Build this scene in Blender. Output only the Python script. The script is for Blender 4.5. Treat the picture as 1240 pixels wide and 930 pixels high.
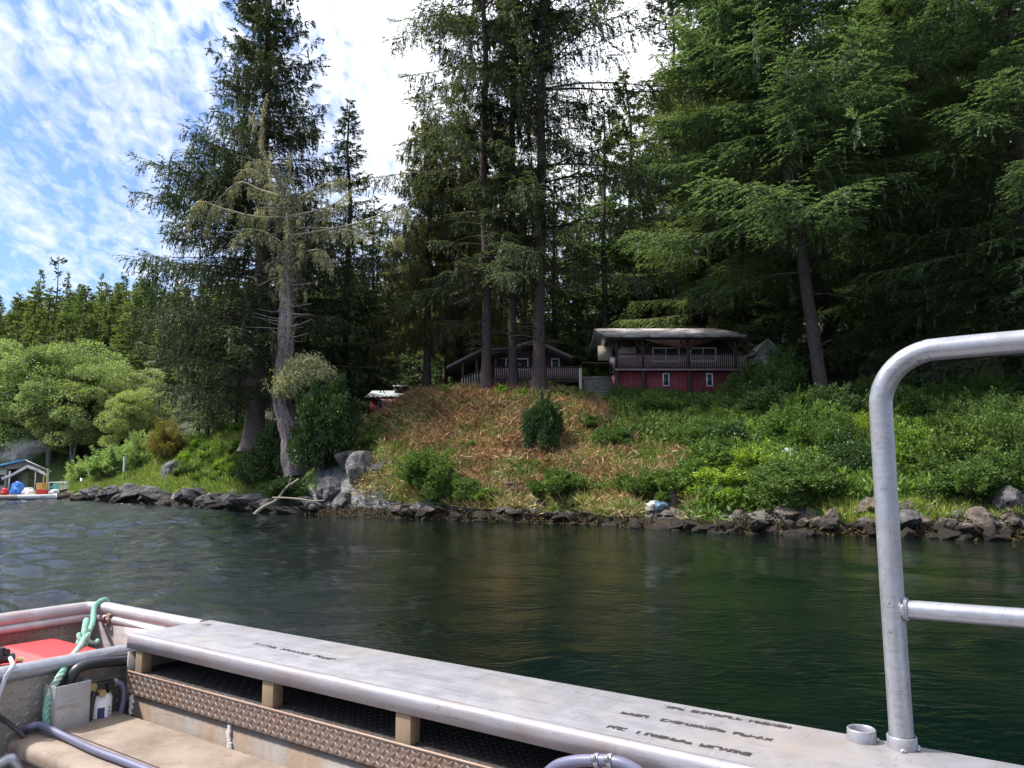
import bpy, bmesh, math, random
import numpy as np
from mathutils import Vector, noise as mn, Matrix

# ------------------------------------------------------------------ basics
for o in list(bpy.data.objects): bpy.data.objects.remove(o)
sc = bpy.context.scene
COL = sc.collection
random.seed(7)
PI = math.pi
F = 937.0; TH = math.atan(110 / 937.0); ZC = 2.1           # camera, in units of the 1240 px photograph
CT, ST = math.cos(TH), math.sin(TH)

def ray(px, py):
    x, y, z = (px - 620) / F, 1.0, -(py - 465) / F
    return np.array([x, y * CT - z * ST, y * ST + z * CT])

def at(px, D):                                             # ground position at distance D
    return (px - 620) / F * D, D

def zat(py, D):                                            # height seen at row py at distance D
    return ZC + D * math.tan(math.atan((465 - py) / F) + TH)

# ------------------------------------------------------------------ tagging
def tag(o, label=None, cat=None, group=None, kind=None):
    if label: o['label'] = label
    if cat: o['category'] = cat
    if group: o['group'] = group
    if kind: o['kind'] = kind
    return o

def empty(name, loc=(0, 0, 0), rz=0.0, s=1.0):
    o = bpy.data.objects.new(name, None); COL.objects.link(o)
    o.location = loc; o.rotation_euler = (0, 0, rz)
    o.scale = (s, s, s) if not hasattr(s, '__len__') else s
    o.empty_display_size = 0.3
    return o

def link(name, me, mat=None, parent=None, loc=None):
    o = bpy.data.objects.new(name, me); COL.objects.link(o)
    if mat is not None and len(me.materials) == 0: me.materials.append(mat)
    if parent: o.parent = parent
    if loc is not None: o.location = loc
    return o

def copy_tree(o, parent=None):
    c = o.copy(); COL.objects.link(c); c.parent = parent
    for ch in o.children: copy_tree(ch, c)
    return c

# ------------------------------------------------------------------ numpy meshes
def npmesh(name, V, faces, smooth=False):
    """faces: list of (n,k) int arrays"""
    me = bpy.data.meshes.new(name)
    V = np.asarray(V, np.float32)
    me.vertices.add(len(V)); me.vertices.foreach_set('co', V.ravel())
    faces = [np.asarray(f, np.int32) for f in faces if len(f)]
    nl = sum(f.size for f in faces); nf = sum(len(f) for f in faces)
    me.loops.add(nl); me.polygons.add(nf)
    me.loops.foreach_set('vertex_index', np.concatenate([f.ravel() for f in faces]))
    st = []; s = 0
    for f in faces:
        st.append(s + np.arange(len(f)) * f.shape[1]); s += f.size
    me.polygons.foreach_set('loop_start', np.concatenate(st).astype(np.int32))
    if smooth: me.polygons.foreach_set('use_smooth', np.ones(nf, bool))
    me.update(calc_edges=True)
    return me

def unit(a):
    return a / np.maximum(np.linalg.norm(a, axis=-1, keepdims=True), 1e-9)

def blades(P, D, L, W, rng, flat=0.0):
    """kite leaves: base points P, directions D, lengths L, widths W. flat 1 keeps them facing up"""
    n = len(P)
    R = rng.normal(size=(n, 3)); R = unit(R) * (1 - flat) + np.array([0, 0, 1.0]) * flat
    S = unit(np.cross(D, R)) * (np.asarray(W) * .5).reshape(-1, 1)
    DL = D * np.asarray(L).reshape(-1, 1)
    V = np.stack([P, P + DL * .45 + S, P + DL, P + DL * .45 - S], 1).reshape(-1, 3)
    return V, np.arange(n * 4).reshape(n, 4)

def tube_np(pts, rads, seg=6, cap=True, closed=False):
    pts = np.asarray(pts, float); n = len(pts)
    rads = np.broadcast_to(np.asarray(rads, float), (n,))
    T = np.gradient(pts, axis=0); T = unit(T)
    up = np.array([0, 0, 1.0]) if abs(T[0][2]) < .9 else np.array([1.0, 0, 0])
    N = unit(np.cross(T[0], up)); V = []
    a = np.arange(seg) / seg * 2 * PI
    for i in range(n):
        N = unit(N - T[i] * (N @ T[i])); B = np.cross(T[i], N)
        V.append(pts[i] + rads[i] * (np.cos(a)[:, None] * N + np.sin(a)[:, None] * B))
    V = np.concatenate(V)
    i = np.arange(n - 1)[:, None] * seg; j = np.arange(seg)[None]; k = (j + 1) % seg
    Q = np.stack([i + j, i + k, i + seg + k, i + seg + j], -1).reshape(-1, 4)
    return V, Q

class MB:
    """collects tubes, boxes and quads into one mesh"""
    def __init__(s): s.V = []; s.Q = []; s.T = []; s.n = 0
    def add(s, V, Q=None, T=None):
        V = np.asarray(V, float)
        if Q is not None and len(Q): s.Q.append(np.asarray(Q) + s.n)
        if T is not None and len(T): s.T.append(np.asarray(T) + s.n)
        s.V.append(V); s.n += len(V); return s
    def tube(s, pts, r, seg=8, caps=True):
        V, Q = tube_np(pts, r, seg); b = s.n; s.add(V, Q)
        if caps:
            n = len(pts); rr = np.broadcast_to(np.asarray(r, float), (n,))
            for row, c, fl in ((0, pts[0], 1), (n - 1, pts[-1], 0)):
                V2 = np.vstack([V[row * seg:(row + 1) * seg], [c]])
                j = np.arange(seg); k = (j + 1) % seg
                t = np.stack([j, k, np.full(seg, seg)], -1)
                s.add(V2, T=t[:, ::-1] if fl else t)
        return s
    def box(s, c, d, M=None):
        x, y, z = np.asarray(d) / 2
        V = np.array([[-x, -y, -z], [x, -y, -z], [x, y, -z], [-x, y, -z], [-x, -y, z], [x, -y, z], [x, y, z], [-x, y, z]])
        if M is not None: V = V @ np.asarray(M.to_3x3()).T
        s.add(V + np.asarray(c), [[0, 3, 2, 1], [4, 5, 6, 7], [0, 1, 5, 4], [1, 2, 6, 5], [2, 3, 7, 6], [3, 0, 4, 7]])
        return s
    def hexa(s, V8):
        s.add(V8, [[0, 3, 2, 1], [4, 5, 6, 7], [0, 1, 5, 4], [1, 2, 6, 5], [2, 3, 7, 6], [3, 0, 4, 7]]); return s
    def quad(s, a, b, c, d): s.add([a, b, c, d], [[0, 1, 2, 3]]); return s
    def mesh(s, name, smooth=False):
        return npmesh(name, np.concatenate(s.V), s.Q + s.T, smooth)
    def build(s, name, mat, parent=None, smooth=False, bevel=0, loc=None):
        me = s.mesh(name, smooth)
        if bevel:
            bm = bmesh.new(); bm.from_mesh(me)
            bmesh.ops.remove_doubles(bm, verts=bm.verts, dist=1e-5)
            bmesh.ops.bevel(bm, geom=list(bm.edges), offset=bevel, segments=2, affect='EDGES', profile=.6)
            for f in bm.faces: f.smooth = True
            bm.to_mesh(me); bm.free()
            try: me.set_sharp_from_angle(angle=math.radians(40))
            except Exception: pass
        return link(name, me, mat, parent, loc)

def smooth_path(pts, n=6):
    pts = np.asarray(pts, float); P = np.vstack([2 * pts[0] - pts[1], pts, 2 * pts[-1] - pts[-2]]); out = []
    for i in range(1, len(P) - 2):
        for t in np.linspace(0, 1, n, endpoint=False):
            a, b, c, d = P[i - 1:i + 3]
            out.append(.5 * (2 * b + (c - a) * t + (2 * a - 5 * b + 4 * c - d) * t * t + (3 * b - a - 3 * c + d) * t ** 3))
    out.append(pts[-1]); return np.array(out)

# ------------------------------------------------------------------ materials
def newmat(name):
    m = bpy.data.materials.new(name); m.use_nodes = True
    nt = m.node_tree; nt.nodes.clear()
    out = nt.nodes.new('ShaderNodeOutputMaterial')
    return m, nt, out

def N(nt, t, **kw):
    n = nt.nodes.new(t)
    for k, v in kw.items():
        if k in n.inputs.keys() if isinstance(k, str) else False: n.inputs[k].default_value = v
        else: setattr(n, k, v)
    return n

def ramp(nt, fac, stops, interp='LINEAR'):
    r = nt.nodes.new('ShaderNodeValToRGB'); e = r.color_ramp.elements; r.color_ramp.interpolation = interp
    while len(e) < len(stops): e.new(.5)
    for i, (p, c) in enumerate(stops):
        e[i].position = p; e[i].color = (*c, 1) if len(c) == 3 else c
    if fac is not None: nt.links.new(fac, r.inputs[0])
    return r.outputs[0]

def noise(nt, vec, scale, detail=5, rough=.6, dist=0):
    n = nt.nodes.new('ShaderNodeTexNoise'); n.inputs['Scale'].default_value = scale
    n.inputs['Detail'].default_value = detail; n.inputs['Roughness'].default_value = rough
    n.inputs['Distortion'].default_value = dist
    if vec is not None: nt.links.new(vec, n.inputs['Vector'])
    return n.outputs['Fac']

def mapping(nt, vec, scale=(1, 1, 1), rot=(0, 0, 0), loc=(0, 0, 0)):
    m = nt.nodes.new('ShaderNodeMapping'); m.inputs['Scale'].default_value = scale
    m.inputs['Rotation'].default_value = rot; m.inputs['Location'].default_value = loc
    nt.links.new(vec, m.inputs['Vector']); return m.outputs[0]

def mix(nt, f, a, b, mode='MIX'):
    m = nt.nodes.new('ShaderNodeMix'); m.data_type = 'RGBA'; m.blend_type = mode
    for s, v in ((m.inputs[0], f), (m.inputs[6], a), (m.inputs[7], b)):
        if isinstance(v, bpy.types.NodeSocket): nt.links.new(v, s)
        elif isinstance(v, (int, float)): s.default_value = v if s == m.inputs[0] else (v, v, v, 1)
        else: s.default_value = (*v, 1) if len(v) == 3 else v
    return m.outputs[2]

def math_(nt, op, a, b=None, c=None, clamp=False):
    m = nt.nodes.new('ShaderNodeMath'); m.operation = op; m.use_clamp = clamp
    for i, v in enumerate((a, b, c)):
        if v is None: continue
        if isinstance(v, bpy.types.NodeSocket): nt.links.new(v, m.inputs[i])
        else: m.inputs[i].default_value = v
    return m.outputs[0]

def bump(nt, h, strength=.5, dist=.02, normal=None):
    b = nt.nodes.new('ShaderNodeBump'); b.inputs['Strength'].default_value = strength
    b.inputs['Distance'].default_value = dist; nt.links.new(h, b.inputs['Height'])
    if normal: nt.links.new(normal, b.inputs['Normal'])
    return b.outputs[0]

def principled(nt, out, color, rough=.6, metal=0, normal=None, spec=.5, **kw):
    p = nt.nodes.new('ShaderNodeBsdfPrincipled')
    for s, v in (('Base Color', color), ('Roughness', rough), ('Metallic', metal), ('Normal', normal), ('Specular IOR Level', spec)):
        if v is None: continue
        if isinstance(v, bpy.types.NodeSocket): nt.links.new(v, p.inputs[s])
        elif s == 'Base Color': p.inputs[s].default_value = (*v, 1)
        else: p.inputs[s].default_value = v
    for k, v in kw.items(): p.inputs[k].default_value = v
    nt.links.new(p.outputs[0], out.inputs[0]); return p

def objco(nt): return nt.nodes.new('ShaderNodeTexCoord').outputs['Object']
def geopos(nt): return nt.nodes.new('ShaderNodeNewGeometry').outputs['Position']

def leafmat(name, cols, trans=.35, gloss=.02, rough=.5, clump=.6):
    """foliage: hue varies leaf by leaf and in patches of the plant; part of the light passes through"""
    m, nt, out = newmat(name)
    g = nt.nodes.new('ShaderNodeNewGeometry'); oi = nt.nodes.new('ShaderNodeObjectInfo')
    c = ramp(nt, g.outputs['Random Per Island'], [(i / (len(cols) - 1), k) for i, k in enumerate(cols)])
    nz = noise(nt, g.outputs['Position'], clump, 3)
    c = mix(nt, 1.0, c, ramp(nt, nz, [(.3, (.72, .74, .72)), (.7, (1.25, 1.2, 1.1))]), 'MULTIPLY')
    c = mix(nt, 1.0, c, ramp(nt, oi.outputs['Random'], [(0, (.8, .86, .85)), (.5, (1, 1, 1)), (1, (1.2, 1.12, .9))]), 'MULTIPLY')
    d = nt.nodes.new('ShaderNodeBsdfDiffuse'); nt.links.new(c, d.inputs[0])
    t = nt.nodes.new('ShaderNodeBsdfTranslucent')
    tc = mix(nt, 1.0, c, (1.05, 1.2, .6), 'MULTIPLY'); nt.links.new(tc, t.inputs[0])
    s = nt.nodes.new('ShaderNodeMixShader'); s.inputs[0].default_value = trans
    nt.links.new(d.outputs[0], s.inputs[1]); nt.links.new(t.outputs[0], s.inputs[2])
    gl = nt.nodes.new('ShaderNodeBsdfGlossy'); gl.inputs['Roughness'].default_value = rough
    gl.inputs[0].default_value = (.8, .85, .75, 1)
    s2 = nt.nodes.new('ShaderNodeMixShader'); s2.inputs[0].default_value = gloss
    nt.links.new(s.outputs[0], s2.inputs[1]); nt.links.new(gl.outputs[0], s2.inputs[2])
    nt.links.new(s2.outputs[0], out.inputs[0]); return m

def barkmat(name, a, b, moss=None, scale=1.0):
    m, nt, out = newmat(name); co = objco(nt)
    n1 = noise(nt, mapping(nt, co, (6 * scale, 6 * scale, 1.6 * scale)), 3, 6, .7)
    c = ramp(nt, n1, [(.3, a), (.7, b)])
    if moss:
        n2 = noise(nt, co, .9, 4); c = mix(nt, ramp(nt, n2, [(.5, (0, 0, 0)), (.62, (1, 1, 1))]), c, moss)
    principled(nt, out, c, .9, 0, bump(nt, n1, 1.0, .06), .2); return m

def paint(name, col, rough=.6, var=.15, scale=3, metal=0, bumpd=.003, dirt=None, dirt_amt=.5, streak=False, boards=0):
    m, nt, out = newmat(name); co = objco(nt)
    n1 = noise(nt, mapping(nt, co, (3, 3, .6)) if streak else co, scale, 6, .65)
    dark = tuple(k * (1 - var) for k in col); lite = tuple(min(1, k * (1 + var)) for k in col)
    c = ramp(nt, n1, [(.3, dark), (.7, lite)])
    if dirt:
        n2 = noise(nt, mapping(nt, co, (2, 2, .5)) if streak else co, scale * .7, 7, .7)
        k = ramp(nt, n2, [(.62 - .3 * dirt_amt, (0, 0, 0)), (.8 - .25 * dirt_amt, (1, 1, 1))])
        c = mix(nt, k, c, dirt)
    nb = bump(nt, n1, .4, bumpd)
    if boards:
        sx = nt.nodes.new('ShaderNodeSeparateXYZ'); nt.links.new(geopos(nt), sx.inputs[0]); fr = math_(nt, 'FRACT', math_(nt, 'MULTIPLY', sx.outputs[0], boards))
        g = ramp(nt, fr, [(0, (.35, .35, .35)), (.07, (.45, .45, .45)), (.12, (1, 1, 1))]); c = mix(nt, 1.0, c, g, 'MULTIPLY')
        fl = nt.nodes.new('ShaderNodeMath'); fl.operation = 'FLOOR'; nt.links.new(math_(nt, 'MULTIPLY', sx.outputs[0], boards), fl.inputs[0])
        wn = nt.nodes.new('ShaderNodeTexWhiteNoise'); wn.noise_dimensions = '1D'; nt.links.new(fl.outputs[0], wn.inputs['W'])
        c = mix(nt, 1.0, c, ramp(nt, wn.outputs['Value'], [(0, (.82, .82, .82)), (1, (1.15, 1.12, 1.1))]), 'MULTIPLY')
    principled(nt, out, c, rough, metal, nb); return m

M = {}
M['spruce'] = leafmat('spruce_needles', [(.022, .037, .029), (.038, .056, .038), (.056, .076, .046), (.085, .098, .056)], .3)
M['spruce_light'] = leafmat('airy_spruce_needles', [(.045, .06, .042), (.07, .09, .055), (.095, .115, .065), (.13, .135, .08)], .35)
M['spruce_brown'] = leafmat('mossy_needles', [(.10, .10, .055), (.15, .145, .08), (.19, .17, .10), (.14, .16, .08)], .5)
M['hemlock'] = leafmat('hemlock_needles', [(.075, .11, .068), (.11, .155, .088), (.15, .20, .105), (.19, .245, .125)], .45)
M['forest'] = leafmat('forest_needles', [(.07, .10, .07), (.10, .14, .088), (.135, .18, .10), (.17, .215, .115)], .45)
M['farconifer'] = leafmat('far_needles', [(.12, .17, .08), (.18, .235, .105), (.235, .285, .135), (.28, .32, .16)], .3, clump=.12)
M['alder'] = leafmat('alder_leaves', [(.15, .20, .075), (.21, .26, .10), (.265, .31, .13), (.32, .35, .18)], .38, clump=.3)
M['salal'] = leafmat('shrub_leaves', [(.045, .08, .022), (.07, .12, .034), (.105, .16, .046), (.145, .20, .07)], .4, .012, .5)
M['darkbush'] = leafmat('dark_shrub_leaves', [(.025, .05, .017), (.04, .075, .024), (.06, .10, .03), (.08, .125, .04)], .3, .03, .45)
M['lime'] = leafmat('lime_shrub_leaves', [(.10, .17, .025), (.15, .24, .035), (.20, .29, .05), (.26, .33, .08)], .45)
M['willow'] = leafmat('pale_shrub_leaves', [(.14, .22, .08), (.20, .29, .11), (.27, .36, .16), (.33, .41, .2)], .4)
M['brownbush'] = leafmat('brownish_shrub_leaves', [(.10, .08, .03), (.16, .12, .045), (.17, .18, .05), (.22, .20, .07)], .35)
M['grass'] = leafmat('grass_blades', [(.10, .17, .03), (.15, .22, .045), (.22, .27, .07), (.30, .28, .10)], .4, .04)
M['fern'] = leafmat('undergrowth_leaves', [(.05, .11, .02), (.09, .17, .035), (.14, .22, .05), (.19, .24, .07)], .4)
M['straw'] = leafmat('dry_stalks', [(.16, .11, .062), (.27, .195, .115), (.37, .28, .17), (.46, .36, .23)], .15, .03, .6)
M['redbrush'] = leafmat('dead_bracken', [(.10, .05, .038), (.19, .095, .066), (.26, .145, .10), (.31, .215, .15)], .15, .03, .6)
M['lichen'] = leafmat('hanging_lichen', [(.20, .195, .115), (.29, .285, .18), (.37, .36, .24), (.45, .43, .31)], .3, .02, .8)
M['palemoss'] = leafmat('pale_bough_moss', [(.28, .29, .15), (.38, .385, .22), (.46, .46, .29), (.52, .51, .36)], .35, .01, .8)
M['seaweed'] = leafmat('seaweed', [(.012, .009, .005), (.03, .02, .01), (.06, .045, .02), (.12, .085, .03)], .05, .015, .6)
M['bark'] = barkmat('spruce_bark', (.028, .02, .019), (.12, .092, .086))
M['bark_pale'] = barkmat('pale_bark', (.07, .055, .05), (.26, .20, .18), (.10, .10, .05))
M['bark_snag'] = barkmat('snag_bark', (.03, .022, .021), (.40, .335, .32), None, 1.3)
M['twig'] = barkmat('twig_bark', (.06, .05, .04), (.16, .13, .10))
M['alderbark'] = barkmat('alder_bark', (.16, .15, .13), (.36, .34, .31))
M['drift'] = barkmat('driftwood', (.2, .17, .12), (.42, .37, .28))

# ------------------------------------------------------------------ the lie of the land
OFF = [0, .6, 1.5, 3, 6, 10, 15, 22, 35, 60, 100, 180, 320]
TAB = [  # px column, shore distance, heights at OFF
    (-700, 90, [0, .3, .8, 1.5, 3, 5, 7, 9, 13, 22, 36, 50, 60]),
    (60, 82, [0, .3, .8, 1.5, 3, 5, 7, 9, 13, 21, 34, 48, 58]),
    (84, 76, [0, .3, .8, 1.2, 2, 3, 5, 8, 12, 21, 34, 48, 58]),
    (93, 64.5, [0, .4, .8, 1.0, 1.3, 1.6, 1.8, 2.3, 8, 16, 32, 48, 57]),
    (150, 59, [0, .5, 1.0, 1.2, 1.8, 2.6, 3.2, 3.6, 7, 15, 32, 48, 56]),
    (200, 54, [0, .5, 1.1, 1.5, 2.7, 4.0, 4.8, 5.2, 8, 15, 31, 47, 55]),
    (300, 45.6, [0, .5, 1.0, 1.9, 3.4, 5.2, 6.2, 6.6, 8, 13, 28, 45, 54]),
    (365, 42.3, [0, .5, 1.2, 2.6, 3.7, 4.8, 5.8, 6.6, 8, 14, 28, 50, 60]),
    (400, 41, [0, .6, 1.5, 2.5, 3.2, 4.4, 5.6, 6.4, 7.4, 13, 26, 48, 58]),
    (430, 40, [0, .7, 1.8, 2.7, 3.4, 4.5, 5.5, 6.2, 7.0, 12, 26, 48, 58]),
    (475, 38.1, [0, .6, 1.2, 2.7, 4.0, 5.9, 6.6, 6.7, 7.2, 12, 24, 46, 58]),
    (508, 37.3, [0, .6, 1.1, 2.4, 4.2, 6.9, 7.4, 7.3, 7.7, 12, 24, 46, 58]),
    (540, 36.6, [0, .5, .9, 1.9, 3.8, 6.9, 7.7, 7.7, 8.2, 12, 24, 44, 58]),
    (600, 35.2, [0, .5, .8, 1.5, 3.5, 6.5, 7.9, 7.8, 8.2, 12, 24, 42, 56]),
    (660, 34.2, [0, .5, .8, 1.5, 3.4, 6.2, 7.8, 7.9, 8.3, 12, 24, 42, 56]),
    (700, 33.5, [0, .4, .8, 1.4, 3.2, 5.6, 7.2, 7.6, 8.4, 12, 24, 42, 56]),
    (760, 31.4, [0, .35, .6, 1.1, 2.6, 4.6, 6.3, 7.4, 8.4, 14, 26, 44, 56]),
    (870, 28.8, [0, .3, .5, .9, 2.0, 3.8, 5.4, 7.2, 9.5, 16, 28, 46, 56]),
    (1000, 27.2, [0, .4, .8, 1.2, 2.3, 3.9, 5.6, 7.8, 11, 18, 30, 48, 56]),
    (1240, 24.9, [0, .5, 1.0, 1.5, 2.6, 4.3, 6.0, 8.4, 12.5, 20, 33, 52, 60]),
    (2200, 19, [0, .5, 1.0, 1.5, 2.6, 4.3, 6.0, 8.4, 12.5, 20, 33, 52, 60])]
TPX = np.array([t[0] for t in TAB], float); TD = np.array([t[1] for t in TAB], float)
TZ = np.array([t[2] for t in TAB], float)

def shoreD(px): return float(np.interp(px, TPX, TD))
def baseZ(px, o):
    if o < 0: return max(-3.0, o * .55)
    row = [np.interp(px, TPX, TZ[:, k]) for k in range(len(OFF))]
    return float(np.interp(o, OFF, row))
def gz_raw(px, D):
    w = .35 * (mn.noise(Vector((px * .045, 3.1, 0))) + .5 * mn.noise(Vector((px * .15, 9.1, 0))))
    o = D - shoreD(px) - w
    return baseZ(px, o), o
def gz(x, y):
    px = 620 + F * x / max(y, 1.0)
    z, o = gz_raw(px, y)
    p = Vector((x, y, 0))
    if o > -1:
        near = max(0, 1 - abs(o - .9) / 2.2)
        z += near * .30 * mn.fractal(p * 1.1, 1.0, 2.0, 4)
        z += near * .16 * (mn.cell(Vector((x * 1.3 + y * .5, y * 1.6, 0))) - .5)
        if o > 1.5: z += min(1, (o - 1.5) / 3) * (.22 * mn.noise(p * .45) + .10 * mn.noise(p * 1.4))
        if o > 40: z += 3.5 * mn.noise(p * .035)
    return z

def spot(px, D, sink=.1):
    x, y = at(px, D); return (x, y, gz(x, y) - sink)

def build_ground():
    az = np.concatenate([np.linspace(-700, -40, 40, endpoint=False), np.linspace(-40, 1290, 820, endpoint=False), np.linspace(1290, 2200, 40)])
    offs = np.concatenate([np.array([-60, -30, -15, -7, -3, -1.2, -.6]), np.arange(-.3, 4.5, .13), np.arange(4.5, 18, .4), np.arange(18, 40, 1.2), np.arange(42, 110, 4), np.arange(115, 232, 9)])
    V = []; zone = []
    for px in az:
        sd = shoreD(px)
        for o in offs:
            D = max(sd + o, 1.5 + (o + 60) * .02); x, y = at(px, D); z = gz(x, y); V.append((x, y, z))
            n = mn.noise(Vector((x * .3, y * .3, 4)))
            rock = 1.0 if o < 1.3 + n * .6 else 0.0
            if 385 < px < 478 and o < 3.6 + n: rock = 1.0
            if 560 < px and o < .9 + .5 * n: rock = 1.0
            deb = 0.0
            if 432 < px < 845:
                deb = min(1, (px - 432) / 30) * min(1, (845 - px) / 40) * (1 if .7 < o < 17 else 0)
            forest_floor = 1.0 if (o > 17 or px > 850 and o > 6) else 0.0  # zone of dark forest floor ground
            gravel = 1.0 if (770 < px < 1010 and .2 < o < 1.9) else 0
            zone.append((deb, forest_floor, rock, gravel))
    na, no = len(az), len(offs)
    i = np.arange(na - 1)[:, None] * no; j = np.arange(no - 1)[None]
    Q = np.stack([i + j, i + no + j, i + no + j + 1, i + j + 1], -1).reshape(-1, 4)
    me = npmesh('ground', V, [Q], True)
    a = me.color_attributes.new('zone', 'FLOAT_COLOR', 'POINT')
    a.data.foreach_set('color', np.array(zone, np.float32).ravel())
    m, nt, out = newmat('ground_cover')
    pos = geopos(nt); at_ = nt.nodes.new('ShaderNodeVertexColor'); at_.layer_name = 'zone'
    sp = nt.nodes.new('ShaderNodeSeparateColor'); nt.links.new(at_.outputs[0], sp.inputs[0])
    n1 = noise(nt, pos, .8, 6, .65); n2 = noise(nt, pos, 5, 6, .7); n3 = noise(nt, pos, 22, 4, .7)
    green = ramp(nt, n2, [(.3, (.05, .085, .02)), (.55, (.10, .15, .035)), (.75, (.19, .19, .07))])
    deb = ramp(nt, n2, [(.32, (.055, .036, .026)), (.48, (.17, .105, .068)), (.6, (.30, .205, .125)), (.75, (.37, .29, .18))])
    deb = mix(nt, ramp(nt, n1, [(.5, (0, 0, 0)), (.66, (.8, .8, .8))]), deb, (.13, .15, .045))
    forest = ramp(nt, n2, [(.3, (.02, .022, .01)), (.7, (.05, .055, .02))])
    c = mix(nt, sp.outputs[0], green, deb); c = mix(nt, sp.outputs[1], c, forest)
    mus = nt.nodes.new('ShaderNodeTexNoise')
    rk = noise(nt, mapping(nt, pos, (1.6, 1.6, 3.2), (0, .5, .4)), 2.2, 8, .7, .6)
    rock = ramp(nt, rk, [(.3, (.05, .05, .055)), (.5, (.19, .19, .20)), (.68, (.34, .34, .35))])
    orange = ramp(nt, n1, [(.58, (0, 0, 0)), (.66, (.7, .7, .7))]); rock = mix(nt, orange, rock, (.27, .19, .12))
    sx = nt.nodes.new('ShaderNodeSeparateXYZ'); nt.links.new(pos, sx.inputs[0])
    zz = math_(nt, 'ADD', sx.outputs[2], math_(nt, 'MULTIPLY', math_(nt, 'SUBTRACT', n2, .5), .35))
    weed = ramp(nt, n3, [(.35, (.012, .009, .006)), (.6, (.05, .034, .018)), (.8, (.13, .095, .05))])
    k = ramp(nt, zz, [(.40, (1, 1, 1)), (.52, (0, 0, 0))])
    rock = mix(nt, k, rock, weed)
    nt.nodes.remove(mus)
    grav = ramp(nt, n3, [(.3, (.08, .07, .065)), (.6, (.22, .20, .185)), (.8, (.36, .34, .32))])
    c = mix(nt, sp.outputs[2], c, rock); 
    va = math_(nt, 'MULTIPLY', at_.outputs[1], ramp(nt, zz, [(.40, (0, 0, 0)), (.5, (1, 1, 1))]))
    c = mix(nt, va, c, grav)
    b = bump(nt, n3, .9, .05, bump(nt, rk, 1.0, .25))
    principled(nt, out, c, .85, 0, b, .3)
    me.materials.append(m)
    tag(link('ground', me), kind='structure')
build_ground()

# ------------------------------------------------------------------ water
def build_water():
    rng = np.random.default_rng(3)
    ys = np.concatenate([np.linspace(-60, 2, 20, endpoint=False), np.geomspace(2, 110, 680), np.linspace(115, 340, 12)])
    us = np.linspace(-1.35, 1.35, 560)
    Y = np.repeat(ys[:, None], len(us), 1); X = us[None] * (np.maximum(np.abs(Y), 2) * .95 + 8)
    Z = np.zeros_like(X)
    near = np.clip(1 - (Y - 5) / 70, .15, 1) * (Y > -10)
    for k in range(26):
        lam = rng.uniform(.9, 4.5); a = rng.normal(.5, .75); kx, ky = math.cos(a) * 2 * PI / lam, math.sin(a) * 2 * PI / lam
        amp = .0019 * lam; fade = np.clip(lam / (Y * .035 + .02), 0, 1)
        ph = rng.uniform(0, 6.28)
        Z += amp * fade * np.sin(kx * X + ky * Y + ph + .8 * np.sin(X * .23 + Y * .31 + ph))
    Z = Z * near; West = np.clip((-X - .30 * Y) * .28 + .1 + .25 * np.sin(X * .35 + Y * .12) + .15 * np.sin(Y * .9 + X * .2), 0, 1) * (Y > 2)
    for k in range(22):
        lam = rng.uniform(.55, 1.7); a = rng.normal(.9, .6); kx, ky = math.cos(a) * 2 * PI / lam, math.sin(a) * 2 * PI / lam
        Z += West * .012 * lam * np.clip(lam / (Y * .014 + .02), 0, 1) * np.sin(kx * X + ky * Y + rng.uniform(0, 6.28) + 1.2 * np.sin(X * .4 + Y * .5 + k))
    V = np.stack([X, Y, Z], -1).reshape(-1, 3); n = len(us)
    i = np.arange(len(ys) - 1)[:, None] * n; j = np.arange(n - 1)[None]
    Q = np.stack([i + j, i + j + 1, i + n + j + 1, i + n + j], -1).reshape(-1, 4)
    me = npmesh('water', V, [Q], True)
    m, nt, out = newmat('sea_water'); pos = geopos(nt)
    w1 = noise(nt, mapping(nt, pos, (1.0, 1.6, 1), (0, 0, .35)), 1.1, 3, .55, .8)
    w2 = noise(nt, mapping(nt, pos, (1, 1.7, 1), (0, 0, -.3)), 5.5, 4, .6, .5)
    w3 = noise(nt, mapping(nt, pos, (1, 1.4, 1), (0, 0, .1)), 20, 3, .6)
    patch = ramp(nt, noise(nt, mapping(nt, pos, (1, .35, 1), (0, 0, .5)), .16, 3, .5, .4), [(.40, (.25, .25, .25)), (.62, (1, 1, 1))])
    # breeze roughens the open water towards the bay in the west
    sx = nt.nodes.new('ShaderNodeSeparateXYZ'); nt.links.new(pos, sx.inputs[0])
    west = math_(nt, 'MULTIPLY_ADD', sx.outputs[0], -1.0, math_(nt, 'MULTIPLY', sx.outputs[1], -.36))
    west = math_(nt, 'MULTIPLY_ADD', west, .16, math_(nt, 'MULTIPLY', noise(nt, pos, .25, 3), .8), clamp=True)
    h = math_(nt, 'ADD', math_(nt, 'MULTIPLY', w1, .03), math_(nt, 'MULTIPLY', math_(nt, 'MULTIPLY', w2, patch), .026))
    h = math_(nt, 'ADD', h, math_(nt, 'MULTIPLY', math_(nt, 'MULTIPLY', w3, patch), .0035))
    h = math_(nt, 'ADD', h, math_(nt, 'MULTIPLY', math_(nt, 'MULTIPLY_ADD', w3, .3, w2), math_(nt, 'MULTIPLY', west, .11)))
    b = bump(nt, h, 1.0, 1.0)
    deep = ramp(nt, noise(nt, pos, .3, 3), [(.3, (.0006, .0034, .003)), (.7, (.0012, .0052, .0042))])
    p = principled(nt, out, deep, math_(nt, 'MULTIPLY_ADD', west, .02, .015), 0, b, .5); p.inputs['IOR'].default_value = 1.333
    me.materials.append(m)
    tag(link('water', me), kind='structure')
build_water()

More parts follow.
